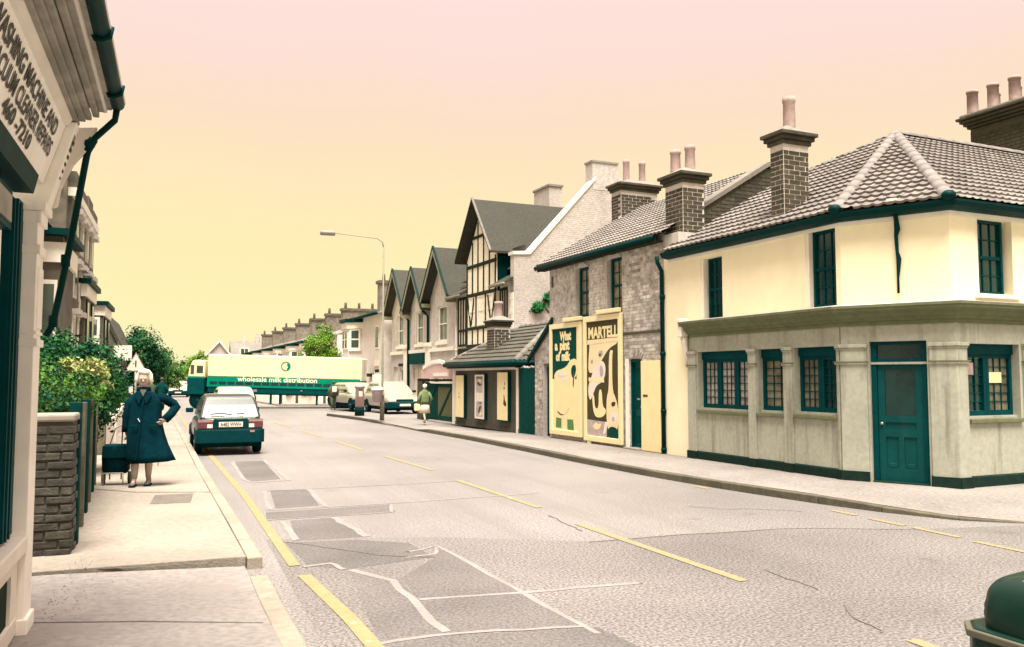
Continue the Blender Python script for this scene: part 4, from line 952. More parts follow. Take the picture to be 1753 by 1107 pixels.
for k, (a, b, m) in enumerate(((-20.95, -19.35, 'gate_green'), (-19.3, -17.66, 'gate_olive'))):
    gl_ = part('gate_leaf', MB().box(a, b, .06, .09, .14, 1.5), m, gt)
    n = 9
    for i in range(n): part('board', MB().box(a + (b - a) * i / n + .006, a + (b - a) * (i + 1) / n - .006, .045, .058, .15, 1.49), m, gl_)
    part('rail', MB().box(a, b, .02, .044, .2, .32), 'gate_green', gl_); part('rail', MB().box(a, b, .02, .044, 1.36, 1.48), 'gate_green', gl_); part('brace', MB().prism([(a + .1, .02, .32), (a + .25, .02, .32), (b - .1, .02, 1.36), (b - .25, .02, 1.36)], (0, .024, 0)), 'gate_green', gl_)
sg = MB(); n = 12
part('sign_board', MB().prism([(-21.0, -.04, 1.66), (-17.66, -.04, 1.66), (-17.66, -.04, 1.98)] + [(-17.8 - 2.9 * k / n, -.04, 1.98 + .2 * math.sin(math.pi * k / n)) for k in range(n + 1)] + [(-21.0, -.04, 1.98)], (0, .05, 0)), 'pink_sign', gt)
part('sign_arch', MB().rings([[(-17.75 - 3.0 * k / n, y, z + .22 * math.sin(math.pi * k / n)) for y, z in ((-.07, 2.0), (-.07, 2.13), (.0, 2.13), (.0, 2.0))] for k in range(n + 1)]), 'white_trim', gt)
part('sign_plate', MB().box(-19.6, -17.95, -.055, -.042, 1.74, 1.86), 'off_white', gt)
# ------------------------------------------------------------------ half-timbered house set back behind the shed
D = 4.0
tu = row_thing('half_timbered_house', 'tall half timbered house with steep gable and brick end wall behind the low shed', 'house', (-24, D, .1))
Pt = front(D)
part('wall', MB().box(-27.9, -21.3, D, D + 9.3, .1, 5.7), 'off_white', tu)
# gabled bay, a touch proud, cheek dark
g0, g1, ga = -26.15, -22.75, -24.45
part('gable_wall', MB().prism([(g0, D - .15, 3.1), (g1, D - .15, 3.1), (g1, D - .15, 7.0), (ga, D - .15, 9.25), (g0, D - .15, 7.0)], (0, 5.5, 0)), 'infill', tu)
part('cheek', MB().box(g1 + .005, g1 + .05, D - .1, D + 5, 5.4, 7.15), 'gutter_dark', tu)
part('cheek_return', MB().box(g1 + .05, -21.4, D + .5, D + .6, 5.6, 7.2), 'tile_dark', tu)
def timber(u0, u1, z0, z1, d=D - .17, th=.05): part('timber', MB().box(u0, u1, d - .02, d + th, z0, z1), 'timber_dark', tu)
for z, h in ((8.0, .13), (6.72, .15), (5.42, .15), (3.9, .13), (3.12, .13)):
    a = g0 if z < 7 else ga - (9.25 - z) / 2.25 * 1.7; b = g1 if z < 7 else ga + (9.25 - z) / 2.25 * 1.7
    timber(a, b, z - h / 2, z + h / 2)
def gz(u): return 7.0 + (1 - abs(u - ga) / 1.7) * 2.25
for u in (g0 + .05, ga - .98, ga - .33, ga + .33, ga + .98, g1 - .05):
    timber(u - .03, u + .03, 6.8, min(gz(u) - .12, 7.93))
    if gz(u) > 8.4: timber(u - .03, u + .03, 8.08, gz(u) - .16)
for k in range(6):
    u = g0 + .06 + (g1 - g0 - .12) * k / 5; timber(u - .04, u + .04, 5.5, 6.64); timber(u - .035, u + .035, 3.2, 3.83)
for k in (0, 2, 4, 6):
    u = g0 + .06 + (g1 - g0 - .12) * k / 6; timber(u - .04, u + .04, 3.97, 5.34)
for a, b in (((g0 + .1, 5.3), (g0 + .5, 4.0)), ((g0 + .9, 5.3), (g0 + .55, 4.0)), ((g1 - .1, 5.3), (g1 - .5, 4.0)), ((g1 - .9, 5.3), (g1 - .6, 4.2))):
    part('brace', MB().prism([(a[0] - .05, D - .185, a[1]), (a[0] + .05, D - .185, a[1]), (b[0] + .05, D - .185, b[1]), (b[0] - .05, D - .185, b[1])], (0, .06, 0)), 'timber_dark', tu)
for k in range(3):
    u = g0 + .35 + k * 1.05; sash(tu, front(D - .16), u, u + .66, 4.0, 5.32, .02, 2, 2, 'off_white', 'blind', pane_parts=False)
# side lights and pale render to the left and right of the bay
for a, b in ((-27.6, -26.3), (-22.6, -21.9)):
    n = 5 if b - a > 1 else 4
    for k in range(n): u = a + (b - a) * k / (n - 1); timber(u - .03, u + .03, 3.95, 5.35, D - .03)
    timber(a, b, 3.84, 3.95, D - .032); timber(a, b, 5.35, 5.46, D - .032); timber(a, b, 3.15, 3.25, D - .032)
    for k in range(n): u = a + (b - a) * k / (n - 1); timber(u - .03, u + .03, 3.25, 3.84, D - .03)
for k in range(14):
    part('quoin', MB().box(-21.36 - (.30 if k % 2 else .16), -21.285, D - .03, D + .1, 1.0 + k * .3, 1.0 + (k + 1) * .3 - .012), 'white_trim', tu)
part('porch_roof', MB().prism([(-28.0, D - .5, 5.45), (-28.0, D + .6, 6.0), (-28.0, D + .6, 6.1), (-28.0, D - .5, 5.55)], (1.8, 0, 0)), 'tile_dark', tu)
part('porch_roof', MB().prism([(-22.7, D - .45, 5.5), (-22.7, D + .8, 6.2), (-22.7, D + .8, 6.3), (-22.7, D - .45, 5.6)], (1.35, 0, 0)), 'tile_dark', tu)
part('gutter', MB().tube([(-22.7, D - .48, 5.52), (-21.2, D - .48, 5.52)], .07, 8).tube([(-28.0, D - .53, 5.46), (-26.2, D - .53, 5.46)], .07, 8), 'pole_olive', tu, True)
pipe(tu, [(-27.75, D - .06, 5.5), (-27.75, D - .06, .2)], .06, 'off_white', collars=[(-27.75, D - .06, 4.9), (-27.75, D - .06, 3.0)])
part('ground_band', MB().box(-27.6, -21.5, D - .06, D - .005, 2.5, 3.05), 'timber_dark', tu)
# roofs
ov = .45
gr = MB()
for s in (-1, 1):
    a = (ga, D - .15 - ov, 9.62); b = (ga + s * 2.05, D - .15 - ov, 7.05)
    gr.prism([a, b, (b[0], b[1], b[2] - .1), (ga, a[1], 9.5)], (0, 6.5, 0))
part('gable_roof', gr, 'tile_dark', tu)
bb = MB()
for s in (-1, 1): bb.prism([(ga, D - .63, 9.55), (ga + s * 2.08, D - .63, 6.95), (ga + s * 2.08, D - .63, 7.1), (ga, D - .63, 9.68)], (0, .04, 0))
part('bargeboard', bb, 'timber_dark', tu)
part('gable_verge', MB().prism([(ga, D - .65, 9.64), (ga + 2.1, D - .65, 7.02), (ga + 2.1, D - .65, 7.08), (ga, D - .65, 9.71)], (0, .1, 0)), 'slate_mid', tu)
part('main_roof', MB().prism([(-21.4, D + .3, 6.3), (-21.4, D + 4.6, 9.9), (-21.4, D + 9.4, 6.2)], (-6.7, 0, 0)), 'tile_dark', tu)
gwp = [(-21.26, D, .1), (-21.26, D + 9.2, .1), (-21.26, D + 9.2, 6.6), (-21.26, D + 4.95, 10.2), (-21.26, D + 3.8, 10.2), (-21.26, D + .75, 6.8), (-21.26, D, 6.75)]
gw = part('end_wall', MB().prism(gwp, (-.35, 0, 0)), 'mortar', tu)
def in_g(u, z): return z < 6.74 if u < .75 else (z < 6.8 + (u - .75) * 1.11 - .02 if u < 3.8 else (z < 10.15 if u < 4.95 else z < 10.15 - (u - 4.95) * .84))
pieces('brick', brick_items(lambda u, z, d: (-21.26 - d, D + u, z), 0, 9.1, 2.4, 10.15, bl=.22, bh=.07, j=.014, proud=.006, inside=lambda u, z: in_g(u, z)), 'brick_wall_far', gw, 290, 'brick_courses')
part('coping', MB().prism([(-21.2, D - .06, 6.74), (-21.2, D + .72, 6.79), (-21.2, D + 3.85, 10.22), (-21.2, D + 3.85, 10.36), (-21.2, D + .66, 6.93), (-21.2, D - .06, 6.88)], (-.5, 0, 0)), 'render_pale', gw)
cst = part('chimney', MB().box(-21.85, -21.24, D + 3.72, D + 4.98, 9.8, 11.0), 'brick_wall_far', tu); part('cap', MB().box(-21.9, -21.2, D + 3.68, D + 5.02, 11.0, 11.08), 'stone_coping', cst)
part('chimney_shoulder', MB().prism([(-21.24, D + 4.98, 10.1), (-21.24, D + 5.35, 10.1), (-21.24, D + 4.98, 10.75)], (-.6, 0, 0)), 'brick_wall_far', tu)
c2 = part('chimney', MB().box(-28.0, -26.3, D + 4.2, D + 4.9, 9.0, 11.05), 'brick_wall_far', tu); part('cap', MB().box(-28.06, -26.24, D + 4.14, D + 4.96, 11.05, 11.15), 'stone_coping', c2)
iv = [((-21.2, D + 1.6, 4.95), (.12, .35, .2)), ((-21.18, D + 1.05, 4.6), (.14, .32, .25)), ((-21.2, D + 2.1, 5.25), (.1, .3, .14))]
ivy = thing('wall_plant', 'green creeper sprouting from the brick end wall of the half timbered house', 'plant', row_pt(-21.2, D + 1.4, 4.4), ROW_ROT, None, (-21.2, D + 1.4, 4.4))
part('foliage', blades(1300, clump_sampler(iv, 40, 5, .13), .11, 3), 'leaf_ivy', ivy, fixn=False)
part('stem', MB().tube([(-21.24, D + 1.6, 4.4), (-21.2, D + 1.3, 4.7), (-21.2, D + 1.9, 5.2)], .03, 6), 'bark', ivy, True)

# ------------------------------------------------------------------ three gabled houses
def gable_house(name, label, x0, x1, ap, ez, az, rw, shop):
    t = row_thing(name, label, 'house', ((x0 + x1) / 2, D, .1), 'gabled houses in a row')
    w_ = (x1 - x0); cx = (x0 + x1) / 2
    holes = [(cx - rw / 2, cx + rw / 2, 3.5, 5.3)] + ([(x0 + .55, x1 - .55, .2, 2.2)] if shop == 1 else [(x0 + .5, x0 + 1.4, .1, 2.3), (x0 + 1.7, x1 - .5, .8, 2.2)])
    part('wall', MB().wallgrid(front(D), x0, x1, .1, ez, holes, .16).poly([(x0, D, ez), (x1, D, ez), (cx, D, az - .35)]).poly([(x1, D, .1), (x1, D + 9, .1), (x1, D + 9, ez), (x1, D, ez)]), 'render_grey', t, fixn=False)
    sash(t, front(D), holes[0][0], holes[0][1], 3.5, 5.3, .1, 2, 1, 'white_trim', 'glass_far', fw=.08)
    sill(t, front(D), holes[0][0] - .12, holes[0][1] + .12, 3.5, .16, .1, 'white_trim')
    part('string_course', MB().box(x0 + .02, x1 - .02, D - .1, D - .002, 3.02, 3.2), 'white_trim', t)
    r = MB(); o = .5
    for s, xe in ((-1, x0 - .18), (1, x1 + .18)): r.prism([(cx, D - o, az), (xe, D - o, ez - .1), (xe, D - o, ez - .22), (cx, D - o, az - .12)], (0, 9, 0))
    part('roof', r, 'tile_dark', t)
    bb = MB()
    for s, xe in ((-1, x0 - .2), (1, x1 + .2)): bb.prism([(cx, D - o - .04, az + .02), (xe, D - o - .04, ez - .1), (xe, D - o - .04, ez - .38), (cx, D - o - .04, az - .34)], (0, .035, 0))
    part('bargeboard', bb, 'bargeboard', t)
    vg = MB()
    for s, xe in ((-1, x0 - .22), (1, x1 + .22)): vg.prism([(cx, D - o - .07, az + .07), (xe, D - o - .07, ez - .06), (xe, D - o - .07, ez - .14), (cx, D - o - .07, az - .02)], (0, .1, 0))
    part('verge', vg, 'gutter_dark', t)
    for xe in (x0 + .05, x1 - .05): part('eaves_bracket', MB().box(xe - .1, xe + .1, D - .5, D - .01, ez - .42, ez - .22), 'bargeboard', t)
    if shop == 1:
        part('shop_sign', MB().box(x0 + .45, x1 - .35, D - .2, D - .01, 2.42, 3.0), 'green_board', t)
        s_ = part('shop_window', MB().box(x0 + .55, x1 - .55, D + .1, D + .12, .7, 2.2), 'blind', t); part('mullion', MB().box(cx - .5, cx - .42, D + .05, D + .098, .2, 2.2), 'off_white', s_); part('stall_riser', MB().box(x0 + .55, x1 - .55, D + .06, D + .14, .2, .7), 'off_white', t)
    else:
        d_ = part('door', MB().box(x0 + .5, x0 + 1.4, D + .1, D + .14, .12, 2.3), 'off_white' if shop == 0 else 'teal_door', t)
        sash(t, front(D), x0 + 1.7, x1 - .5, .8, 2.2, .1, 3, 1, 'white_trim', 'glass_far', fw=.08)
        part('window_head_band', MB().box(x0 + 1.6, x1 - .4, D - .05, D - .003, 2.35, 2.5), 'timber_dark', t)
    return t
gh = []
gh.append(gable_house('gabled_house', 'grey gabled house with a dark verge, farthest from the half timbered one', -38.9, -35.35, 0, 5.55, 7.95, 1.1, 0))
gh.append(gable_house('gabled_house', 'grey gabled house with a dark shop sign and pale shop window, between its two neighbours', -35.25, -31.95, 0, 5.4, 7.65, 1.1, 1))
gh.append(gable_house('gabled_house', 'widest grey gabled house, directly beside the half timbered house', -31.85, -28.05, 0, 5.75, 8.25, 1.35, 2))
for t, xs in ((gh[1], (-35.3, -31.9)), (gh[2], ())):
    for x in xs: pipe(t, [(x, D - .4, 5.2), (x, D - .1, 4.9), (x, D - .08, .3)], .07, 'gutter_dark')
for x in (-35.75, -31.9): part('shop_pilaster', MB().box(x - .28, x + .28, D - .16, D - .002, .1, 3.3).box(x - .36, x + .36, D - .24, D - .002, 3.3, 3.5), 'white_trim', gh[1], bevel=.02)
chm = part('chimney', MB().box(-28.0, -27.1, D + .7, D + 1.5, 5.0, 6.55), 'brick_wall_far', gh[2]); part('cap', MB().box(-28.1, -27.0, D + .6, D + 1.6, 6.55, 6.68), 'off_white', chm)

# ------------------------------------------------------------------ terraces further on: each house a thing
def terrace(label, x0, x1, ez, rz, y, wallm, bay=True, near=False, group='terraced houses down the right side', roofm='slate_pale', pots=5, stack=True):
    t = row_thing('terraced_house', label, 'house', ((x0 + x1) / 2, y, .1), group)
    part('wall', MB().box(x0, x1, y, y + 8, .1, ez), wallm, t)
    part('roof', MB().prism([(x0, y - .35, ez - .06), (x0, y + 4, rz), (x0, y + 8.3, ez - .06)], (x1 - x0, 0, 0)), roofm, t)
    part('gutter', MB().tube([(x0, y - .4, ez - .08), (x1, y - .4, ez - .08)], .1, 6), 'gutter_dark', t, True)
    if bay:
        b0, b1 = x0 + .5, x0 + 3.0
        part('bay', MB().prism([(b0, y, .1), (b0 + .5, y - .8, .1), (b1 - .5, y - .8, .1), (b1, y, .1)], (0, 0, ez - .3)), wallm, t)
        part('bay_head', MB().prism([(b0 - .1, y, ez - .75), (b0 + .45, y - .9, ez - .75), (b1 - .45, y - .9, ez - .75), (b1 + .1, y, ez - .75)], (0, 0, .4)), 'white_trim', t)
        part('bay_roof', MB().prism([(b0 - .25, y, ez - .33), (b0 + .4, y - 1.05, ez - .33), (b1 - .4, y - 1.05, ez - .33), (b1 + .25, y, ez - .33)], (0, 0, .22)), 'gutter_dark', t)
        for a, b in ((b0 + .58, (b0 + b1) / 2 - .1), ((b0 + b1) / 2 + .1, b1 - .58)):
            for z0, z1 in ((ez - 2.1, ez - .8), (.9, 2.4)):
                f = part('window', MB().box(a, b, y - .86, y - .78, z0, z1), 'white_trim', t); part('pane', MB().box(a + .08, b - .08, y - .875, y - .862, z0 + .1, (z0 + z1) / 2 - .04).box(a + .08, b - .08, y - .875, y - .862, (z0 + z1) / 2 + .04, z1 - .08), 'glass_far', f)
        nx = Vector((.5, .8)).normalized()
        for z0, z1 in ((ez - 2.1, ez - .8), (.9, 2.4)):   # the cheek of the bay that faces down the street
            Pq = lambda u, z, d: (b1 - .5 + .5 * u, y - .8 + .8 * u, z) if d == 0 else (b1 - .5 + .5 * u + .85 * d, y - .8 + .8 * u - .53 * d, z)
            f = part('window', MB().pbox(Pq, .12, .88, z0, z1, .0, .05), 'white_trim', t); part('pane', MB().pbox(Pq, .24, .76, z0 + .1, (z0 + z1) / 2 - .05, .051, .06).pbox(Pq, .24, .76, (z0 + z1) / 2 + .05, z1 - .08, .051, .06), 'glass_far', f)
            part('sill', MB().pbox(Pq, .06, .94, z0 - .12, z0, .0, .12), 'white_trim', t)
    for z0, z1 in ((ez - 2.2, ez - .75),):
        a = x1 - 1.6; f = part('window', MB().box(a, a + .85, y - .03, y - .002, z0, z1), 'white_trim', t); part('pane', MB().box(a + .1, a + .75, y - .045, y - .032, z0 + .1, z1 - .1), 'glass_far', f)
    part('door', MB().box(x1 - 1.6, x1 - .7, y - .02, y - .002, .1, 2.2), 'timber_dark', t)
    if stack:
        c = part('chimney', MB().box(x0 - .3, x0 + .35, y + 1.6, y + 5.6, rz - 1.6, rz + .85), 'brick_stack', t); part('cap', MB().box(x0 - .4, x0 + .45, y + 1.5, y + 5.7, rz + .85, rz + 1.05), 'brick_dark_far', c)
        for k in range(pots): part('chimney_pot', MB().lathe([(.13, 0), (.1, .45), (.13, .5)], (x0 + .02, y + 1.9 + k * 3.4 / max(1, pots - 1), rz + 1.05), 8), 'pot_pink', c, True)
    return t
lh = terrace('pale end terrace house with a white headed bay, just past the grey gabled houses', -47.2, -39.3, 5.65, 6.95, 3.55, 'render_pale', near=True, pots=6, stack=False)
t = lh; c = part('chimney', MB().box(-43.3, -42.6, 4.3, 8.8, 5.9, 7.75), 'brick_stack', t); part('cap', MB().box(-43.4, -42.5, 4.2, 8.9, 7.75, 7.95), 'brick_dark_far', c)
for k in range(6): part('chimney_pot', MB().lathe([(.12, 0), (.09, .4), (.12, .45)], (-42.9, 4.6 + k * .75, 7.95), 8), 'pot_pink', c, True)
part('side_wall', MB().poly([(-39.29, 3.55, .1), (-39.29, 11.5, .1), (-39.29, 11.5, 5.6), (-39.29, 7.5, 6.9), (-39.29, 3.55, 5.6)]), 'render_pale', t)
part('name_board', MB().box(-41.0, -40.0, 3.5, 3.54, 1.6, 2.0), 'sign_white', t); part('name_board', MB().box(-41.0, -40.0, 3.5, 3.54, 2.4, 2.75), 'sign_white', t)
part('porch', MB().box(-42.2, -41.0, 2.9, 3.54, 1.75, 1.95), 'timber_dark', t)
xs = [(-59, -53.4), (-65.2, -59.1), (-72, -65.3), (-80, -72.1), (-88, -80.1), (-96, -88.1), (-105, -96.1)]
labs = ['terraced house with bay and broad chimney, first past the side road', 'terraced house with white headed bay, second past the side road', 'terraced house third beyond the side road, half hidden by the lorry', 'terraced house fourth beyond the side road, its stack against the sky', 'terraced house fifth beyond the side road above the front half of the lorry', 'terraced house sixth beyond the side road above the lorry cab end', 'farthest terraced house of the row on the right']
for (a, b), lb in zip(xs, labs): terrace(lb, a, b, 4.95, 6.35, D, 'off_white', roofm='slate_mid' if a < -70 else 'slate_pale', pots=4)
# gable house closing the view
eg = thing('gabled_house', 'distant grey house with a white edged gable closing the end of the street', 'house', (6.3, 115, .1), 0, None, (6.3, 115, .1))
part('wall', MB().prism([(3.2, 115, .1), (6.6, 115, .1), (6.6, 115, 4.2), (4.9, 115, 6.3), (3.2, 115, 4.4)], (0, 8, 0)).box(6.6, 12, 116.5, 122, .1, 4.6), 'brick_wall_far', eg)
part('roof', MB().prism([(6.4, 116, 4.6), (6.4, 119, 6.6), (6.4, 122, 4.6)], (6, 0, 0)).prism([(3.0, 114.8, 4.3), (4.9, 114.8, 6.5), (6.8, 114.8, 4.1), (4.9, 114.8, 6.3)], (0, 8, 0)), 'slate_mid', eg)
part('bargeboard', MB().prism([(3.0, 114.7, 4.3), (4.9, 114.7, 6.55), (6.8, 114.7, 4.1), (6.75, 114.7, 3.9), (4.9, 114.7, 6.25), (3.0, 114.7, 4.1)], (0, .08, 0)), 'white_trim', eg)
f = part('dormer_window', MB().box(7.5, 8.7, 116.2, 117.4, 4.7, 5.6), 'white_trim', eg); part('pane', MB().box(7.65, 8.05, 116.15, 116.19, 4.85, 5.5).box(8.15, 8.55, 116.15, 116.19, 4.85, 5.5), 'glass_far', f)
for x in (8.2, 9.9, 10.4): part('chimney', MB().box(x - .2, x + .2, 118.7, 119.2, 6.3, 7.2).lathe([(.14, 0), (.1, .5)], (x, 119, 7.2), 8), 'brick_wall_far', eg)
# ================================================================== LEFT SIDE
# ------------------------------------------------------------------ the repair shop: fascia, soffit, gutter, pilaster, recessed teal front
shop = thing('repair_shop', 'repair shop with lettered white fascia, deep grey soffit and dark teal front', 'shop', (-.9, 5.6, .1), 0, None, (-.9, 5.6, .1))
FX = lambda z: -.885 + max(0, z - 2.9) * .30       # the fascia leans out over the street
Y1s = 6.40; Y0s = 1.2
part('fascia', MB().prism([(FX(2.98), Y0s, 2.98), (FX(3.42), Y0s, 3.42), (FX(3.42) - .12, Y0s, 3.42), (FX(2.98) - .12, Y0s, 2.98)], (0, Y1s - .14 - Y0s, 0)), 'shop_white', shop)
part('fascia_rail', MB().prism([(FX(3.38) + .02, Y0s, 3.39), (FX(3.42) + .03, Y0s, 3.43), (FX(3.42), Y0s, 3.43), (FX(3.38), Y0s, 3.38)], (0, Y1s - .14 - Y0s, 0)), 'off_white', shop)
part('fascia_rail', MB().prism([(FX(2.87) + .01, Y0s, 2.86), (FX(2.98) + .012, Y0s, 2.979), (FX(2.98) - .1, Y0s, 2.979), (FX(2.87) - .1, Y0s, 2.86)], (0, Y1s - .40 - Y0s, 0)), 'gutter_dark', shop)
nrm = Vector((1, 0, -.30)).normalized(); upv = Vector((.30, 0, 1)).normalized()
def Pfas(u, z, d): # u runs away down the street, letters read from the street side
    base = Vector((FX(2.9), 0, 2.9)) + upv * z + nrm * (.006 + d); return (base.x, u, base.z)
def fas(s, size, y0, z, w_, m='letter', bold=.006):
    mb = text_mb(s, size, Pfas, 0, z, 0, bold, step=3)
    ys = [v[1] for v in mb.v]; k = w_ / (max(ys) - min(ys)); a = min(ys)
    mb.v = [(x, y0 + (yy - a) * k, zz) for x, yy, zz in mb.v]
    part('lettering', mb, m, shop)
fas('WASHING MACHINE AND', .142, 4.06, .359, 1.97, bold=.0035); fas('VACUUM CLEANER REPAIRS', .142, 4.22, .234, 1.86, bold=.0035); fas('460 -7210', .125, 4.72, .124, .80, bold=.0035)
# end block of the fascia with the scrolled bracket
part('console_block', MB().prism([(FX(2.84) + .06, Y1s - .13, 2.84), (FX(3.42) + .06, Y1s - .13, 3.42), (FX(3.42) - .3, Y1s - .13, 3.42), (FX(2.84) - .3, Y1s - .13, 2.84)], (0, .15, 0)), 'shop_white', shop, bevel=.01)
part('console_panel', MB().prism([(FX(2.98) + .066, Y1s - .10, 2.98), (FX(3.34) + .066, Y1s - .10, 3.34), (FX(3.34) + .05, Y1s - .10, 3.34), (FX(2.98) + .05, Y1s - .10, 2.98)], (0, .075, 0)), 'soffit', shop)
for k in range(6): z = 3.03 + k * .05; part('console_flute', MB().prism([(FX(z) + .072, Y1s - .095, z), (FX(z + .02) + .072, Y1s - .095, z + .02), (FX(z + .02) + .06, Y1s - .095, z + .02), (FX(z) + .06, Y1s - .095, z)], (0, .065, 0)), 'letter', shop)
part('end_bracket', MB().prism([(-.72, Y1s + .02, 3.42), (-.56, Y1s + .02, 3.44), (-.60, Y1s + .02, 3.30), (-.70, Y1s + .02, 3.16), (-.77, Y1s + .02, 3.0), (-.79, Y1s + .02, 2.86), (-.86, Y1s + .02, 2.84), (-.86, Y1s + .02, 3.2)], (0, .03, 0)), 'off_white', shop, bevel=.006)
# moulded soffit boards stepping out to the gutter
sx = [(-.72, 3.43), (-.675, 3.435), (-.67, 3.45), (-.635, 3.45), (-.63, 3.47), (-.60, 3.47), (-.59, 3.50), (-.555, 3.50), (-.55, 3.53), (-.52, 3.53)]
for i in range(0, len(sx) - 1, 2):
    (a, za), (b, zb) = sx[i], sx[i + 1]; part('soffit_board', MB().box(a, b + .006, Y0s, Y1s - .02 * (i % 3), za, za + .03 + (.002 * i)), 'soffit', shop, bevel=.006)
part('soffit_top', MB().box(-.95, -.47, Y0s, Y1s - .01, 3.56, 3.60), 'soffit', shop)
part('cornice_face', MB().box(-.525, -.50, Y0s, Y1s - .02, 3.535, 3.64), 'off_white', shop)
part('cornice_back', MB().box(-.94, -.9, Y0s, Y1s, 3.4, 3.58), 'soffit', shop)
part('gutter', MB().rings([[(-.438 + .05 * math.cos(a), y, 3.60 + .05 * math.sin(a)) for a in [math.pi * (1 + k / 8) for k in range(9)]] + [(-.438 + .042 * math.cos(a), y, 3.60 + .042 * math.sin(a)) for a in [math.pi * (2 - k / 8) for k in range(9)]] for y in (Y0s, 3.0, 4.4, 5.6, 6.36)]), 'gutter_dark', shop, True)
for y in (5.0, 6.0): part('gutter_clip', MB().tube([(-.49, y, 3.6), (-.46, y, 3.54), (-.43, y, 3.54), (-.39, y, 3.56), (-.38, y, 3.62)], .014, 6), 'gutter_dark', shop, True)
part('gutter_lip', MB().tube([(-.395, Y0s, 3.61), (-.395, 6.36, 3.61)], .012, 6), 'off_white', shop, True)
part('roof_edge', MB().prism([(-.47, Y0s, 3.66), (-1.6, Y0s, 3.95), (-1.6, Y0s, 4.0), (-.45, Y0s, 3.70)], (0, Y1s - Y0s, 0)), 'tile_dark', shop)
pipe(shop, [(-.438, 6.35, 3.56), (-.45, 6.38, 3.49), (-.60, 6.44, 3.34), (-.625, 6.45, 3.24), (-.72, 6.46, 2.55), (-.80, 6.47, 2.06), (-.84, 6.47, 1.98)], .022, 'gutter_dark', collars=[(-.735, 6.46, 2.5), (-.80, 6.47, 2.08)])
part('pipe_joint', MB().tube([(-.585, 6.44, 3.36), (-.63, 6.45, 3.27)], .034, 8).ball((-.61, 6.44, 3.32), .04, 8, 6), 'gutter_dark', shop, True)
# pilaster, capital, plinth
part('pilaster', MB().box(-1.0, -.865, 6.16, 6.42, .1, 2.84), 'shop_white', shop, bevel=.006)
part('pilaster_panel', MB().box(-.866, -.853, 6.20, 6.38, 2.02, 2.42), 'shop_white', shop, bevel=.004)
for z0, z1, o in ((2.70, 2.78, .02), (2.78, 2.84, .045), (2.50, 2.56, .02), (1.90, 1.95, .02), (1.98, 2.0, .012)): part('moulding', MB().box(-1.0, -.865 + o, 6.16 - o * .6, 6.42 + o * .3, z0, z1), 'shop_white', shop, bevel=.006)
part('base_block', MB().box(-1.0, -.845, 6.14, 6.43, .0, .18), 'shop_white', shop, bevel=.006)
part('side_wall', MB().box(-6, -1.0, 6.3, 6.42, .0, 3.6), 'shop_white', shop)
# recessed shop front: fluted teal frame, dark glass, sill and pale stall riser
fr = MB()
fr.box(-1.02, -.95, 5.98, 6.16, .72, 2.82)
for k in range(4): fr.box(-.99 + .012 * (k % 2), -.938 + .010 * (k % 2), 5.78 + .05 * k, 5.81 + .05 * k, .72, 2.78)
fr.box(-1.0, -.955, 5.76, 5.98, .72, 2.8); fr.box(-1.04, -.95, Y0s, 5.76, 2.58, 2.82); fr.box(-1.04, -.95, Y0s, 5.76, .72, .80)
for y in (4.4, 3.1): fr.box(-1.04, -.95, y, y + .1, .8, 2.58)
part('window_frame', fr, 'teal_paint', shop)
wg = part('shop_window', MB().box(-1.06, -1.045, Y0s, 5.76, .8, 2.58), 'glass_dark', shop)
part('sill', MB().box(-1.04, -.86, Y0s, 6.16, .60, .70), 'off_white', shop, bevel=.01)
sr = part('stall_riser', MB().box(-1.02, -.93, Y0s, 6.15, .1, .60), 'plinth_paint', shop); part('riser_rail', MB().box(-.93, -.91, Y0s, 6.15, .50, .60).box(-.93, -.905, Y0s, 6.15, .1, .2).box(-.93, -.91, 5.94, 6.15, .2, .5), 'off_white', sr)
part('transom_light', MB().box(-1.0, -.94, Y0s, 5.7, 2.62, 2.78), 'soffit', shop)
# ------------------------------------------------------------------ brick gate pier, gate, fence, hedges
gp = thing('gate_pier', 'rough dark brick gate pier with a pale capping stone beside the shop corner', 'gate pier', (-1.06, 8.8, .1), 0, None, (-1.06, 8.8, .1))
part('core', MB().box(-1.285, -.875, 8.615, 8.985, .0, 1.30), 'mortar_dark', gp)
rnd = random.Random(4); core = gp.children[0]
z = .1; row = 0
while z < 1.26:
    for face in ('f', 's'):
        ln = .43 if face == 'f' else .39; u = -.115 if row % 2 else 0
        while u < ln:
            a, b = max(u, 0), min(u + .215, ln); u += .228
            if b - a < .05: continue
            h = .064 + rnd.uniform(-.006, .006); pr = rnd.uniform(-.004, .012)
            mb = MB().box(-1.295 + a, -1.295 + b, 8.60 - pr, 8.64, z, z + h) if face == 'f' else MB().box(-.90, -.865 + pr, 8.605 + a, 8.605 + b, z + .001, z + h)
            mb.v = [(x + rnd.uniform(-.004, .004), y + rnd.uniform(-.004, .004), zz + rnd.uniform(-.004, .004)) for x, y, zz in mb.v]
            part('brick', mb, 'brick_pier', core, bevel=.008)
    z += .078; row += 1
part('capping', MB().box(-1.31, -.855, 8.585, 9.01, 1.30, 1.37), 'stone_coping', gp, bevel=.02)
gf = thing('garden_fence', 'weathered timber fence of upright boards and posts below the hedge', 'fence', (-.95, 11, .1), 0, None, (-.95, 11, .1))
def fy(y): return -.90 - (y - 9) * .05
rnd = random.Random(11); y = 9.06; k = 0
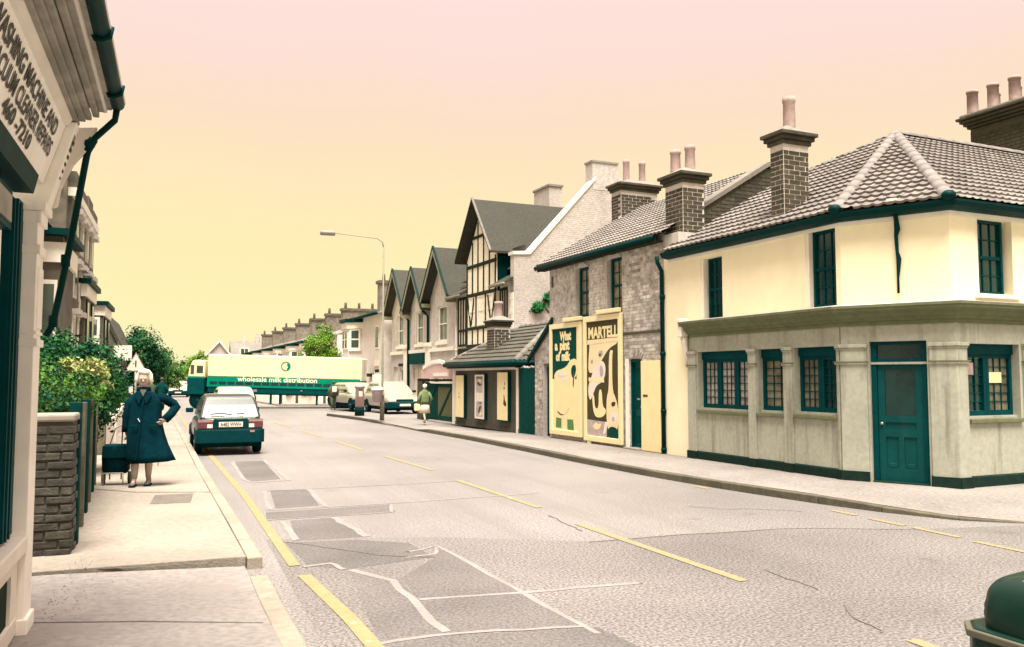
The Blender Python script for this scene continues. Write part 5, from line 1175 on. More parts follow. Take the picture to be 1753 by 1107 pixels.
while y < 14.2:
    wd = rnd.choice([.06, .08, .09, .11]); h = 1.22 + rnd.uniform(-.12, .08); m = ['wood_dark', 'wood_post', 'wood_dark', 'off_white', 'wood_post', 'wood_dark'][k % 6]
    if k % 5 == 0: wd, h, m = .14, 1.36 + rnd.uniform(0, .06), 'wood_post' if k % 2 else 'wood_dark'
    part('post' if k % 5 == 0 else 'board', MB().box(fy(y) - .05, fy(y) + (.05 if k % 5 == 0 else .02), y, y + wd, .05, .05 + h), m, gf, bevel=.008); y += wd + rnd.uniform(.04, .16); k += 1
part('rail', MB().prism([(fy(9.05) - .06, 9.05, .45), (fy(14.2) - .06, 14.2, .45), (fy(14.2) - .06, 14.2, .53), (fy(9.05) - .06, 9.05, .53)], (-.05, 0, 0)), 'wood_dark', gf); part('rail', MB().prism([(fy(9.05) - .06, 9.05, 1.08), (fy(14.2) - .06, 14.2, 1.05), (fy(14.2) - .06, 14.2, 1.13), (fy(9.05) - .06, 9.05, 1.16)], (-.05, 0, 0)), 'wood_dark', gf)
part('gate_latch', MB().box(-.93, -.86, 9.02, 9.2, 1.18, 1.30), 'wood_dark', gf)
wn = random.Random(3)
def garden_wall(label, x, y0, y1, h, m='off_white'):
    t = thing('garden_wall', label, 'wall', (x, (y0 + y1) / 2, .1), 0, 'garden walls along the left pavement', (x, (y0 + y1) / 2, .1)); part('wall', MB().box(x - .2, x, y0, y1, .05, h), m, t, bevel=.01)
    for yy in (y0, y1): part('pier', MB().box(x - .26, x + .05, yy - .16, yy + .16, .05, h + .25), m if yy == y1 else 'wood_post', t, bevel=.01)
garden_wall('pale garden wall with a dark end pier just past the timber fence', -1.42, 19.5, 23.0, .75); garden_wall('pale garden wall behind the woman, farther up the pavement', -1.6, 25, 30, .7); garden_wall('farthest low garden wall on the left, under the dark trees', -1.95, 32, 40, .8, 'wood_post')
hd = thing('hedge', 'clipped round topped hedge with pale blossom sprays above the timber fence', 'hedge', (-1.5, 11, .1), 0, None, (-1.5, 11, .1))
lob = [((-1.62, 9.9, 1.5), (.55, .6, .38)), ((-1.55, 10.9, 1.50), (.55, .8, .40)), ((-1.45, 12.0, 1.52), (.55, .8, .40)), ((-1.3, 12.9, 1.55), (.44, .5, .36)), ((-1.9, 11.6, 1.2), (.6, 2.2, .5))]
part('foliage', blades(17000, clump_sampler(lob, 420, 21, .16), .055, 22, .7), 'leaf_hedge', hd, fixn=False)
lobb = [((-1.2, 12.75, 1.86), (.30, .4, .10)), ((-.95, 12.95, 1.66), (.10, .25, .24)), ((-1.62, 10.4, 1.90), (.16, .2, .06))]
part('blossom', blades(1200, clump_sampler(lobb, 34, 31, .09), .05, 32, .7), 'leaf_blossom', hd, fixn=False)
st = MB()
for x, y in ((-1.6, 10), (-1.55, 11), (-1.5, 12), (-1.35, 12.8)): st.tube([(x, y, .05), (x + .05, y, .7), (x + rnd.uniform(-.1, .1), y + .1, 1.4)], [.04, .03, .01], 6)
part('stem', st, 'bark', hd, True)
sb = thing('shrub', 'tall dark green rounded shrub rising behind the clipped hedge', 'shrub', (-1.9, 15.4, .1), 0, None, (-1.9, 15.4, .1))
lob = [((-1.75, 15.3, 1.95), (.62, .8, .55)), ((-1.25, 16.0, 1.75), (.45, .6, .5)), ((-2.25, 15.0, 1.9), (.5, .6, .5)), ((-1.5, 15.6, 1.2), (.6, .9, .6)), ((-1.05, 16.5, 1.35), (.34, .5, .55))]
part('foliage', blades(13000, clump_sampler(lob, 300, 41, .2), .075, 42, .6), 'leaf_dark', sb, fixn=False)
st = MB()
for dx in (-.5, 0, .4): st.tube([(-1.7 + dx * .4, 15.5, .05), (-1.7 + dx, 15.5, 1.8)], [.06, .015], 6)
part('stem', st, 'bark', sb, True)

# ------------------------------------------------------------------ houses on the left
def house_left(name, label, xf, y0, y1, ez, m, ridge_h, grp='houses along the left side'):
    t = thing(name, label, 'house', (xf, (y0 + y1) / 2, .1), 0, grp, (xf, (y0 + y1) / 2, .1))
    part('wall', MB().box(xf - 8, xf, y0, y1, .1, ez), m, t)
    part('roof', MB().prism([(xf + .2, y0, ez - .05), (xf - 4, y0, ridge_h), (xf - 8.2, y0, ez - .05)], (0, y1 - y0, 0)), 'tile_dark', t)
    return t
Pl = lambda xf: (lambda u, z, d: (xf - d, u, z))
th = thing('tall_brick_house', 'tall dark brick house with stepped eaves and rows of small windows on the left', 'house', (-3.0, 31, .1), 0, None, (-3.0, 31, .1))
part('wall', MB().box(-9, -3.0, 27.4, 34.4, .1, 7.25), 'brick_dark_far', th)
part('cornice', MB().box(-9.1, -2.86, 27.3, 34.5, 7.0, 7.25), 'off_white', th)
for k in range(4): part('parapet_step', MB().box(-8, -2.9, 27.4 + k * 1.8, 27.4 + (k + 1) * 1.8 - .25, 7.25, 7.75 - (k % 2) * .15), 'brick_dark_far', th)
for r_ in range(3):
    for c_ in range(4):
        y = 28.2 + c_ * 1.6; z = 2.6 + r_ * 1.5
        f = part('window', MB().box(-3.0, -2.95, y, y + .7, z, z + 1.0), 'white_trim' if r_ == 0 else 'render_grey', th); part('pane', MB().box(-2.95, -2.94, y + .1, y + .6, z + .1, z + .9), 'glass_far', f); part('hood', MB().box(-3.0, -2.78, y - .12, y + .82, z + 1.0, z + 1.16), 'render_grey', th)
c = part('chimney', MB().box(-3.75, -3.1, 27.0, 27.39, 5.2, 8.0), 'brick_dark_far', th); part('cap', MB().box(-3.8, -3.05, 26.95, 27.45, 8.0, 8.15), 'brick_dark_far', c); part('chimney_pot', MB().lathe([(.14, 0), (.11, .45), (.14, .5)], (-3.42, 27.2, 8.15), 10), 'pot_pink', c, True)
part('breast', MB().box(-4.0, -3.15, 27.15, 27.39, 5.9, 7.2), 'render_grey', th); part('wall_lamp', MB().ball((-3.32, 27.0, 7.2), .13, 8, 6), 'sign_white', th, True)
nh = thing('terraced_house', 'brick house with white window bands nearest the shop, seen past its downpipe', 'house', (-2.9, 21.5, .1), 0, 'houses along the left side', (-2.9, 21.5, .1))
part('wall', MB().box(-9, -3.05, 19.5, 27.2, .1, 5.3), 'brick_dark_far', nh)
part('bay', MB().box(-3.05, -2.5, 21.4, 23.6, .1, 4.9), 'brick_dark_far', nh); part('bay_band', MB().box(-3.1, -2.42, 21.3, 23.7, 4.3, 4.75), 'white_trim', nh); part('bay_roof', MB().box(-3.1, -2.3, 21.1, 23.9, 4.9, 5.05), 'gutter_dark', nh)
f = part('window', MB().box(-2.98, -2.58, 21.36, 21.39, 2.4, 3.9), 'white_trim', nh); part('pane', MB().box(-2.92, -2.64, 21.34, 21.358, 2.5, 3.8), 'glass_far', f)
part('roof', MB().prism([(-2.8, 19.5, 5.2), (-6, 19.5, 7.0), (-9.2, 19.5, 5.2)], (0, 7.8, 0)), 'tile_dark', nh)
def bay_house(label, y0, y1, by0, by1, bx, ez, wm):
    t = thing('bay_house', label, 'house', (-3.5, (y0 + y1) / 2, .1), 0, 'houses along the left side', (-3.5, (y0 + y1) / 2, .1))
    part('wall', MB().box(-9, -3.6, y0, y1, .1, ez), wm, t)
    part('bay', MB().box(-3.7, bx, by0, by1, .1, ez - .55), wm, t); part('bay_band', MB().box(-3.75, bx + .06, by0 - .06, by1 + .06, ez - .55, ez - .15), 'white_trim', t); part('bay_roof', MB().box(-3.8, bx + .18, by0 - .2, by1 + .2, ez - .15, ez + .02), 'gutter_dark', t)
    f = part('window', MB().box(-3.55, bx - .12, by0 - .05, by0 - .005, ez - 2.1, ez - .62), 'white_trim', t); part('pane', MB().box(-3.45, bx - .22, by0 - .065, by0 - .052, ez - 1.35, ez - .72), 'glass_far', f); part('blind', MB().box(-3.45, bx - .22, by0 - .066, by0 - .053, ez - 2.0, ez - 1.4), 'blind', f)
    part('sill', MB().box(-3.6, bx + .05, by0 - .14, by0, ez - 2.24, ez - 2.1), 'white_trim', t)
    for k in range(2):
        y = by0 + .3 + k * (by1 - by0) * .5; f = part('window', MB().box(bx + .0, bx + .04, y, y + .7, ez - 2.1, ez - .62), 'timber_dark', t); part('pane', MB().box(bx + .04, bx + .05, y + .08, y + .62, ez - 2.0, ez - .7), 'glass_far', f)
    part('roof', MB().prism([(-3.4, y0, ez - .1), (-6, y0, ez + 1.4), (-9.2, y0, ez - .1)], (0, y1 - y0, 0)), 'tile_dark', t)
    return t
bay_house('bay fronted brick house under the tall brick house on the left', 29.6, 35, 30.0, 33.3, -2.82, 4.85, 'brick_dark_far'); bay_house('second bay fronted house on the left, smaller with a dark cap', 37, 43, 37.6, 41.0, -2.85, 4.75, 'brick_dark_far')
gl_ = thing('gabled_house', 'grey brick house with a sloping roof above the dark trees on the left', 'house', (-3, 50, .1), 0, None, (-3, 50, .1))
part('wall', MB().prism([(-8, 44, .1), (-2.7, 44, .1), (-2.7, 44, 3.2), (-3.3, 44, 4.6), (-6, 44, 5.2), (-8, 44, 3.2)], (0, 11, 0)), 'brick_dark_far', gl_)
part('roof', MB().prism([(-2.5, 43.9, 3.2), (-3.3, 43.9, 4.85), (-6, 43.9, 5.6), (-6, 43.9, 5.2), (-3.3, 43.9, 4.5), (-2.6, 43.9, 3.1)], (0, 11.2, 0)), 'tile_dark', gl_)
part('window', MB().box(-2.7, -2.66, 45.5, 46.4, 1.8, 3.0), 'off_white', gl_)

# ------------------------------------------------------------------ trees
tree('street_tree', 'large dark green tree on the left pavement behind the warning sign', (-2.3, 54, .1), 1.4, [((0, 0, 2.7), (1.7, 1.7, 1.6)), ((.9, .5, 2.1), (1.2, 1.2, 1.2)), ((-1.0, -.5, 2.4), (1.3, 1.2, 1.3)), ((.2, .1, 3.7), (.9, .9, .7))], 9000, .17, 'leaf_dark', 51, .16, None, 170, .42)
tree('street_tree', 'smaller green tree farther up the left pavement beside the dark one', (-1.1, 68, .1), 1.0, [((0, 0, 2.0), (1.1, 1.1, 1.2)), ((.8, 0, 1.6), (.8, .8, .9))], 3800, .17, 'leaf_mid', 61, .12, None, 90, .35)
tree('street_tree', 'bright green round tree in front of the distant gabled house', (2.5, 106, .1), 1.2, [((0, 0, 2.9), (1.9, 1.9, 1.8)), ((1.1, 0, 2.2), (1.5, 1.4, 1.4)), ((-.9, 0, 2.1), (1.2, 1.2, 1.2))], 6500, .24, 'leaf_bright', 71, .16, None, 130, .5)
tree('street_tree', 'light green tree in front of the terraces, showing above the milk lorry', (9.4, 61, .1), 1.8, [((0, 0, 3.6), (1.25, 1.2, 1.1)), ((.2, 0, 4.7), (.85, .8, .8)), ((-.7, .2, 2.9), (.9, .9, .8)), ((.8, -.1, 3.0), (.8, .8, .8))], 5200, .15, 'leaf_bright', 81, .1, None, 110, .36)
gb_ = solo('hedge', blades(2600, clump_sampler([((1.2, 100, .9), (1.6, .6, .9)), ((-.5, 98, .8), (.8, .5, .7))], 70, 91, .4), .24, 92), 'leaf_grey', 'grey green bushy hedge at the far bend of the road', 'hedge', fixn=False)
tree('street_tree', 'pale little tree at the far left bend of the road', (-1.2, 88, .1), 1.4, [((0, 0, 3.0), (.9, .9, 1.5))], 1800, .22, 'leaf_mid', 95, .1, None, 50, .4)
far_w = solo('far_trees', blades(7000, clump_sampler([((-14, 150, 2.5), (9, 3, 2.6)), ((0, 158, 2.2), (8, 3, 2.2)), ((14, 150, 2.5), (9, 3, 2.5)), ((-9, 120, 2.6), (4, 3, 2.4))], 160, 97, .9), .5, 98), 'leaf_mid', 'band of distant trees closing off the far end of the street', 'trees', kind='stuff', fixn=False)
# ================================================================== VEHICLES
def sec(y, hw, zb, zt, tuck=.06):
    """rounded car cross-section at y"""
    pts = [(-hw + tuck, zb), (-hw + .012, zb + .10), (-hw, zb + .22), (-hw + .004, zb + (zt - zb) * .62), (-hw + .03, zt - .07), (-hw + .09, zt - .015), (-hw * .45, zt + .006)]
    return [(x, y, z) for x, z in pts] + [(-x, y, z) for x, z in reversed(pts)]
def wheel(root, x, y, r, side, wdt=.17):
    n = 20
    ring = lambda rr, xx: [(xx, y + rr * math.cos(2 * math.pi * k / n), r + rr * math.sin(2 * math.pi * k / n)) for k in range(n)]
    a, b = x - wdt / 2, x + wdt / 2
    t = part('wheel', MB().rings([ring(r * .6, a), ring(r * .93, a), ring(r, a + .03), ring(r, b - .03), ring(r * .93, b), ring(r * .6, b)]), 'tyre', root, True)
    xo = b if side > 0 else a
    part('rim', MB().rings([ring(r * .61, xo - side * .05), ring(r * .61, xo + side * .003), ring(r * .5, xo - side * .012), ring(r * .18, xo - side * .02), ring(r * .12, xo + side * .008)]), 'rim', t, True)
    return t
def car(name, label, loc, rot, L_=3.95, W_=1.58, H_=1.40, paint='car_teal', roof=None, boot=0., bonnet=.95, rear_glass='car_glass', group=None, plate=None, detail=True, side_glass='car_glass', front_glass='car_glass_pale', tail='lamp_red', bump='bumper', boxy=False):
    t = thing(name, label, 'car', loc, rot, group); hw = W_ / 2; l = L_ / 2; belt = H_ * .635
    rz = belt if not boot else belt + .0
    body = [sec(-l + .02, hw - .10, .44, rz - .10), sec(-l + .05, hw - .03, .36, rz - .03), sec(-l + .22, hw, .30, rz), sec(-l + .8, hw, .27, belt + .01), sec(-.2, hw + .005, .27, belt), sec(l - bonnet - .1, hw, .27, belt - .02), sec(l - .45, hw - .015, .28, belt - .10), sec(l - .12, hw - (.02 if boxy else .05), .34, belt - (.12 if boxy else .16)), sec(l - .02, hw - (.04 if boxy else .10), .42, belt - (.14 if boxy else .22))]
    bo = part('body', MB().rings(body), paint, t, True, bevel=.0); sd = bo.modifiers.new('smooth', 'SUBSURF'); sd.levels = sd.render_levels = 2
    rb, rr_, rf_, wb = -l + .10 + boot, -l + .52 + boot * 1.05, l - bonnet - .95, l - bonnet
    bw, tw = hw - .06, hw - .20; zr = H_
    def ghr(z, y0, y1, w_): return [(-w_, y0, z), (w_, y0, z), (w_, y1, z), (-w_, y1, z)]
    gh_ = MB().rings([ghr(belt - .05, rb, wb, bw), ghr(belt + (zr - belt) * .5, (rb * .52 + rr_ * .48), (wb * .52 + rf_ * .48), (bw * .55 + tw * .45)), ghr(zr - .06, rr_ - .03, rf_ + .04, tw + .02), ghr(zr - .01, rr_ + .08, rf_ - .08, tw - .05), ghr(zr, rr_ + .3, rf_ - .3, tw - .25)])
    g_ = part('cabin', gh_, roof or paint, t, False, bevel=.05)
    def panel(nm, p, m, parent=None, o=.008, name='window'):
        a, b, c, d = [Vector(q) for q in p]; n = (b - a).cross(d - a).normalized()
        if n.dot(Vector(nm)) < 0: n = -n
        return part(name, MB().hexa([tuple(q + n * (o - .02)) for q in (a, b, c, d)] + [tuple(q + n * o) for q in (a, b, c, d)]), m, parent or t, bevel=.006)
    def lerp(y0, y1, f): return y0 + (y1 - y0) * f
    def at(f, yb, yt, k): return lerp(yb, yt, f), belt - .05 + (zr - .06 - belt + .05) * f, lerp(bw, tw + .02, f)
    def cross(yb, yt, f0, f1, ins):
        y0, z0, w0 = at(f0, yb, yt, 0); y1, z1, w1 = at(f1, yb, yt, 0); return [(-w0 + ins, y0, z0), (w0 - ins, y0, z0), (w1 - ins, y1, z1), (-w1 + ins, y1, z1)]
    panel((0, -1, .3), cross(rb, rr_ - .03, .13, .945, .075), 'bumper_grey', o=.004, name='window_seal')
    panel((0, -1, .3), cross(rb, rr_ - .03, .16, .92, .10), rear_glass, name='rear_window')
    panel((0, 1, .5), cross(wb, rf_ + .04, .12, .93, .09), front_glass, name='windscreen')
    for s in (-1, 1):
        for (fa, fb) in ((.10, .50), (.53, .90)):
            q = []
            for f in (.20, .90):
                y0, z, w_ = at(f, rb, rr_ - .03, 0); y1, _, _ = at(f, wb, rf_ + .04, 0)
                q.append([(s * w_, lerp(y0, y1, fa), z), (s * w_, lerp(y0, y1, fb), z)])
            panel((s, 0, .2), [q[0][0], q[0][1], q[1][1], q[1][0]], side_glass, name='side_window')
        r = H_ * .205
        for y in (-l + .72, l - .72):
            n = 16; arc = [(s * (hw + .004), y + (r + .05) * math.cos(math.pi * k / n), r + (r + .05) * math.sin(math.pi * k / n)) for k in range(n + 1)]
            part('wheel_arch', MB().prism([(p[0] - s * .03, p[1], max(p[2], .2)) for p in arc], (s * .034, 0, 0)), 'tyre', t)
            wheel(t, s * (hw - .08), y, r, s)
    # bumpers, lights, plate
    part('bumper', MB().rings([[(x, y, z) for x, y in ((-hw + .02, -l + .55), (-hw - .015, -l + .5), (-hw - .01, -l + .06), (-hw + .10, -l - .05), (hw - .10, -l - .05), (hw + .01, -l + .06), (hw + .015, -l + .5), (hw - .02, -l + .55))] for z in (.27, .33, .50, .56)]), bump, t, bevel=.02)
    part('bumper', MB().rings([[(x, y, z) for x, y in ((-hw + .02, l - .55), (-hw - .015, l - .5), (-hw - .01, l - .06), (-hw + .10, l + .04), (hw - .10, l + .04), (hw + .01, l - .06), (hw + .015, l - .5), (hw - .02, l - .55))][::-1] for z in (.27, .33, .46, .52)]), bump, t, bevel=.02)
    if not detail: return t
    for s in (-1, 1):
        a = MB().box(min(s * (hw - .03), s * (hw - .34)), max(s * (hw - .03), s * (hw - .34)), -l - .005, -l + .14, belt - .25, belt - .06); li = part('tail_light', a, tail, t, bevel=.012)
        part('indicator', MB().box(min(s * (hw - .035), s * (hw - .33)), max(s * (hw - .035), s * (hw - .33)), -l - .010, -l - .004, belt - .115, belt - .07), 'lamp_pinkish', li)
        part('reverse_lamp', MB().box(min(s * (hw - .22), s * (hw - .33)), max(s * (hw - .22), s * (hw - .33)), -l - .011, -l - .004, belt - .24, belt - .16), 'plate', li)
        part('headlight', MB().box(min(s * (hw - .08), s * (hw - .40)), max(s * (hw - .08), s * (hw - .40)), l - .12, l + .0, .56, belt - .24), 'sign_white', t, bevel=.012)
        part('mirror', MB().box(min(s * (hw - .03), s * (hw + .14)), max(s * (hw - .03), s * (hw + .14)), wb - .40, wb - .30, belt + .02, belt + .13), bump, t, bevel=.02)
    part('grille', MB().box(-hw + .42, hw - .42, l - .10, l - .0, .56, belt - .25), 'bumper', t)
    part('plate_recess', MB().box(-.36, .36, -l + .0, -l + .05, belt - .26, belt - .05), 'bumper', t, bevel=.01)
    part('tailgate', MB().prism([(-hw + .36, -l + .035, belt - .27), (hw - .36, -l + .035, belt - .27), (hw - .16, -l + .09, belt - .01), (-hw + .16, -l + .09, belt - .01)], (0, .06, 0)), 'car_green_sheen' if paint == 'car_teal' else paint, t, bevel=.01)  # on the teal car the reflected sky is painted as lighter green
    pl = part('number_plate', MB().box(-.25, .25, -l - .008, -l + .0, belt - .225, belt - .115), 'plate', t)
    if plate: 
        mb = text_mb(plate, .115, lambda u, z, d: (u, -l - .010 + d, z), 0, belt - .21, 0, .003, font_align='CENTER', step=3, sx=.72)
        part('lettering', mb, 'print_dark', pl)
    part('number_plate', MB().box(-.25, .25, l + .04, l + .052, .36, .46), 'plate', t)
    part('wiper', MB().tube([(.02, rb - .02, belt + .04), (-.22, rb + .01, belt + .07), (-.42, rb + .005, belt + .05)], .014, 6), 'bumper', t)
    part('wiper', MB().tube([(.12, rb - .01, belt + .05), (.28, rb + .01, belt + .06)], .014, 6), 'bumper', t)
    part('exhaust', MB().tube([(.42, -l - .02, .26), (.42, -l + .4, .27)], .03, 8), 'tyre', t, True)
    part('underbody', MB().box(-hw + .12, hw - .12, -l + .2, l - .25, .17, .30), 'tyre', t)
    part('fog_lamp', MB().box(.40, .50, -l - .058, -l - .04, .50, .545), 'lamp_pinkish', t)
    return t
car('parked_car', 'dark teal hatchback parked at the left kerb, seen from behind', (1.06, 21.3, 0), R(1.5), 3.6, 1.42, 1.33, 'car_teal', 'car_cabin', rear_glass='car_glass_pale', plate='A482 WWH', side_glass='car_glass')
car('parked_car', 'cream white car on the left of the road directly ahead of the dark teal hatchback', (1.92, 33.5, 0), R(1), 4.0, 1.5, 1.36, 'car_white', None, group=None, rear_glass='car_glass_pale')
car('oncoming_car', 'pale car coming up the far road beside the dark trees, left of the other', (.12, 80, 0), R(178), 3.9, 1.6, 1.4, 'car_white', rear_glass='car_glass_pale')
car('oncoming_car', 'pale car at the far bend just left of the lorry cab', (1.75, 84, 0), R(176), 3.9, 1.6, 1.35, 'car_white', rear_glass='car_glass_pale')
car('parked_car', 'silver car parked facing out on the forecourt beside the litter bin', (9.05, 37.7, .1), R(184), 3.9, 1.6, 1.42, 'car_silver', None, front_glass='car_glass_pale')
car('parked_car', 'silver car partly hidden between the pillar box and the lamp post', (8.55, 43.2, .1), R(190), 3.9, 1.6, 1.34, 'car_silver', None, front_glass='car_glass_pale')
ab = thing('standing_board', 'upright cream board standing behind the forecourt cars', 'sign', (9.75, 43.9, .1))
part('board', MB().box(-.24, .24, -.03, .0, .75, 1.75), 'sign_white', ab, bevel=.01)
for x in (-.2, .16): part('leg', MB().box(x, x + .04, .0, .04, 0, 1.7), 'wood_post', ab)
car('passing_car', 'dark green saloon cutting across the bottom right corner of the road', (4.44, .88, 0), R(2.5), 4.4, 1.62, 1.40, 'car_dark', None, boot=.5, bonnet=1.15, rear_glass='car_glass', bump='car_dark', detail=False, boxy=True)
pc = bpy.data.objects['passing_car']; part('bonnet_lip', MB().tube([(-.72, 1.6, .80), (-.70, 1.9, .765), (-.62, 2.06, .725), (.62, 2.06, .725), (.70, 1.9, .765), (.72, 1.6, .80)], .011, 6), 'chrome', pc); part('grille', MB().box(-.45, .45, 2.06, 2.13, .56, .68), 'tyre', pc); [part('headlight', MB().box(min(s * .5, s * .7), max(s * .5, s * .68), 2.0, 2.11, .56, .68), 'car_glass', pc, bevel=.015) for s in (-1, 1)]; part('bumper_strip', MB().rings([[(x, y, z) for x, y in ((-.82, 1.7), (-.838, 1.75), (-.832, 2.16), (-.72, 2.258), (.72, 2.258), (.832, 2.16), (.838, 1.75), (.82, 1.7))][::-1] for z in (.475, .51)]), 'bumper_grey', pc, bevel=.006); part('body_strip', MB().box(-.826, -.812, -1.5, 1.5, .50, .55), 'bumper_grey', pc)

# the milk lorry crossing
lo = thing('milk_lorry', 'cream and green articulated milk lorry crossing the street in the middle distance', 'lorry', (9.25, 46.0, 0), 0)
lo.rotation_euler = (0, R(1.5), R(-19))
part('box_body', MB().box(-8.25, 0, 0, 2.4, 1.55, 2.76), 'lorry_cream', lo, bevel=.05)
part('side_band', MB().box(-8.25, -.02, -.015, 2.41, 1.02, 1.55), 'lorry_green', lo)
part('sill_rail', MB().box(-8.25, -.02, -.04, -.016, 1.0, 1.10), 'lorry_green', lo)
for k in range(17):
    x = -8.1 + k * .47; part('locker_opening', MB().box(x, x + .40, -.022, -.0155, 1.13, 1.29), 'lorry_blue', lo)
part('chassis', MB().box(-8.2, -.1, .25, 2.1, .62, 1.02), 'lorry_dark', lo)
part('skirt', MB().box(-8.2, -.1, -.01, .05, .70, 1.0), 'lorry_dark', lo)
for x in (-4.9, -4.4, -2.4): part('landing_leg', MB().box(x, x + .1, .2, .3, .12, .7), 'lorry_dark', lo)
rd_ = part('rear_doors', MB().box(0, .05, .05, 2.35, 1.5, 2.72), 'white_trim', lo, bevel=.01)
for y in (.5, 1.75): part('door_window', MB().box(.05, .06, y, y + .16, 1.9, 2.25), 'mortar', rd_)
part('door_gap', MB().box(.05, .056, 1.17, 1.23, 1.52, 2.7), 'mortar_dark', rd_); part('rear_bumper', MB().box(-.05, .08, .1, 2.3, .5, .62), 'off_white', lo); part('rear_lamp', MB().box(.0, .06, .15, .4, .95, 1.05), 'lamp_red', lo); part('rear_sill', MB().box(0, .06, .05, 2.35, 1.3, 1.5), 'lorry_green', lo)
def lw(x, y, dz=0.):
    n = 18; r = .47; ring = lambda rr, yy: [(x + rr * math.cos(2 * math.pi * k / n), yy, r + dz + rr * math.sin(2 * math.pi * k / n)) for k in range(n)]
    w_ = part('wheel', MB().rings([ring(r * .6, y), ring(r * .95, y), ring(r, y + .05), ring(r, y + .25), ring(r * .9, y + .3)]), 'tyre', lo, True); part('rim', MB().rings([ring(r * .6, y + .05), ring(r * .58, y - .004), ring(r * .3, y + .03), ring(r * .15, y - .01)]), 'lorry_dark', w_, True)
for x in (-1.3, -.65): lw(x, .08, x * .026); lw(x, 2.0, x * .026)
lw(-6.6, .08, -.17); lw(-6.6, 2.0, -.17); lw(-8.75, .1, -.23); lw(-8.75, 2.0, -.23)
part('mudguard', MB().box(-7.25, -5.95, .0, .5, .72, 1.0), 'lorry_dark', lo); part('side_lamp', MB().box(-5.75, -5.55, -.03, .0, .78, .90), 'lamp_pinkish', lo); part('side_lamp', MB().box(-3.2, -3.1, -.05, -.03, .86, .92), 'lamp_pinkish', lo)
cb = part('cab', MB().prism([(-8.40, .02, 1.45), (-9.30, .02, 1.45), (-9.26, .02, 1.9), (-9.1, .02, 2.36), (-8.95, .02, 2.42), (-8.40, .02, 2.42)], (0, 2.3, 0)), 'lorry_cream', lo, bevel=.04)
part('cab_lower', MB().box(-9.32, -8.40, .0, 2.34, .55, 1.46), 'lorry_dark', lo, bevel=.04); part('cab_window', MB().box(-8.84, -8.5, .005, .018, 1.72, 2.12), 'glass_far', cb); part('cab_window', MB().box(-9.16, -8.98, .005, .018, 1.66, 2.15), 'glass_far', cb); part('windscreen', MB().prism([(-9.29, .15, 1.7), (-9.13, .15, 2.28), (-9.16, .15, 2.28), (-9.32, .15, 1.7)], (0, 2.0, 0)), 'glass_far', cb); part('cab_stripe', MB().box(-9.31, -8.40, -.003, .02, 1.44, 1.54), 'lorry_green', cb)
n = 28; em = MB()
em.rings([[(-4.05 + .26 * rr * math.cos(2 * math.pi * k / n), y, 2.20 + .26 * rr * math.sin(2 * math.pi * k / n)) for k in range(n)] for rr, y in ((1, -.006), (1, -.012), (.80, -.012), (.80, -.006))], cap=False)
part('emblem_ring', em, 'lorry_green', lo); part('emblem_mark', MB().prism([(-4.05 + .26 * a, -.012, 2.20 + .26 * b) for a, b in smooth([(.1, .6), (.78, .5), (.8, -.3), (.4, -.75), (.1, -.6), (.45, -.2), (.35, .1), (.1, .1), (.35, .35)])], (0, .005, 0)), 'lorry_green', lo)
part('lettering', text_mb('wholesale milk distribution', .37, lambda u, z, d: (-6.62 + u, -.0185 - d, 1.335 + z), 0, 0, 0, .006, step=3, sx=1.07), 'sign_white', lo)

# ================================================================== STREET FURNITURE
lp = thing('lamp_post', 'thin olive street lamp post with a long arm and pale lantern over the road', 'lamp post', (7.14, 31.2, .1))
part('pole', MB().tube([(0, 0, 0), (0, 0, 1.1)], .085, 12).tube([(0, 0, 1.1), (0, 0, 1.2), (0, 0, 6.55)], [.075, .042, .024], 10), 'pole_olive', lp, True)
part('arm', MB().tube([(0, 0, 6.5), (-.05, 0, 6.72), (-.25, -.02, 6.84), (-1.95, -.14, 6.93)], [.022, .02, .017, .014], 8), 'lamp_pale', lp, True)
part('lantern', MB().rings([[(x, -.14 - (x + 1.6) * .0 + dy * w_, 6.93 + z) for dy, z in ((-1, 0), (-.6, .06), (.6, .06), (1, 0), (.7, -.10), (-.7, -.10))] for x, w_ in ((-1.86, .05), (-1.93, .11), (-2.3, .13), (-2.40, .05))]), 'lamp_pale', lp, True)
lb = thing('litter_bin', 'mauve litter bin with a pale lid strapped to the lamp post', 'litter bin', (6.9, 30.95, .78))
part('bin', MB().lathe([(.13, 0), (.17, .02), (.21, .42), (.22, .44), (.19, .44)], (0, 0, 0), 14), 'bin_mauve', lb, True); part('lid', MB().lathe([(.235, .44), (.235, .50), (.16, .56), (.02, .58)], (0, 0, 0), 14), 'white_trim', lb, True); part('bracket', MB().box(.1, .28, .08, .24, .2, .26), 'pole_olive', lb)
pb = thing('pillar_box', 'pink red pillar box with a black base and pale domed cap on the corner pavement', 'pillar box', (7.06, 35.0, .1))
part('base', MB().lathe([(.20, 0), (.20, .36), (.19, .38)], (0, 0, 0), 20), 'post_black', pb, True); part('body', MB().lathe([(.185, .38), (.18, 1.15), (.19, 1.18)], (0, 0, 0), 20), 'post_pink', pb, True); part('cap', MB().lathe([(.20, 1.16), (.225, 1.19), (.225, 1.23), (.20, 1.25), (.12, 1.33), (.02, 1.36)], (0, 0, 0), 20), 'lamp_pale', pb, True)
part('notice_plate', MB().box(-.07, .07, -.192, -.178, .82, 1.02), 'sign_white', pb); part('slot', MB().box(-.09, .09, -.192, -.18, 1.07, 1.10), 'post_black', pb)
ws = thing('warning_sign', 'triangular pale warning sign on a post behind the woman', 'road sign', (-1.28, 30, .1))
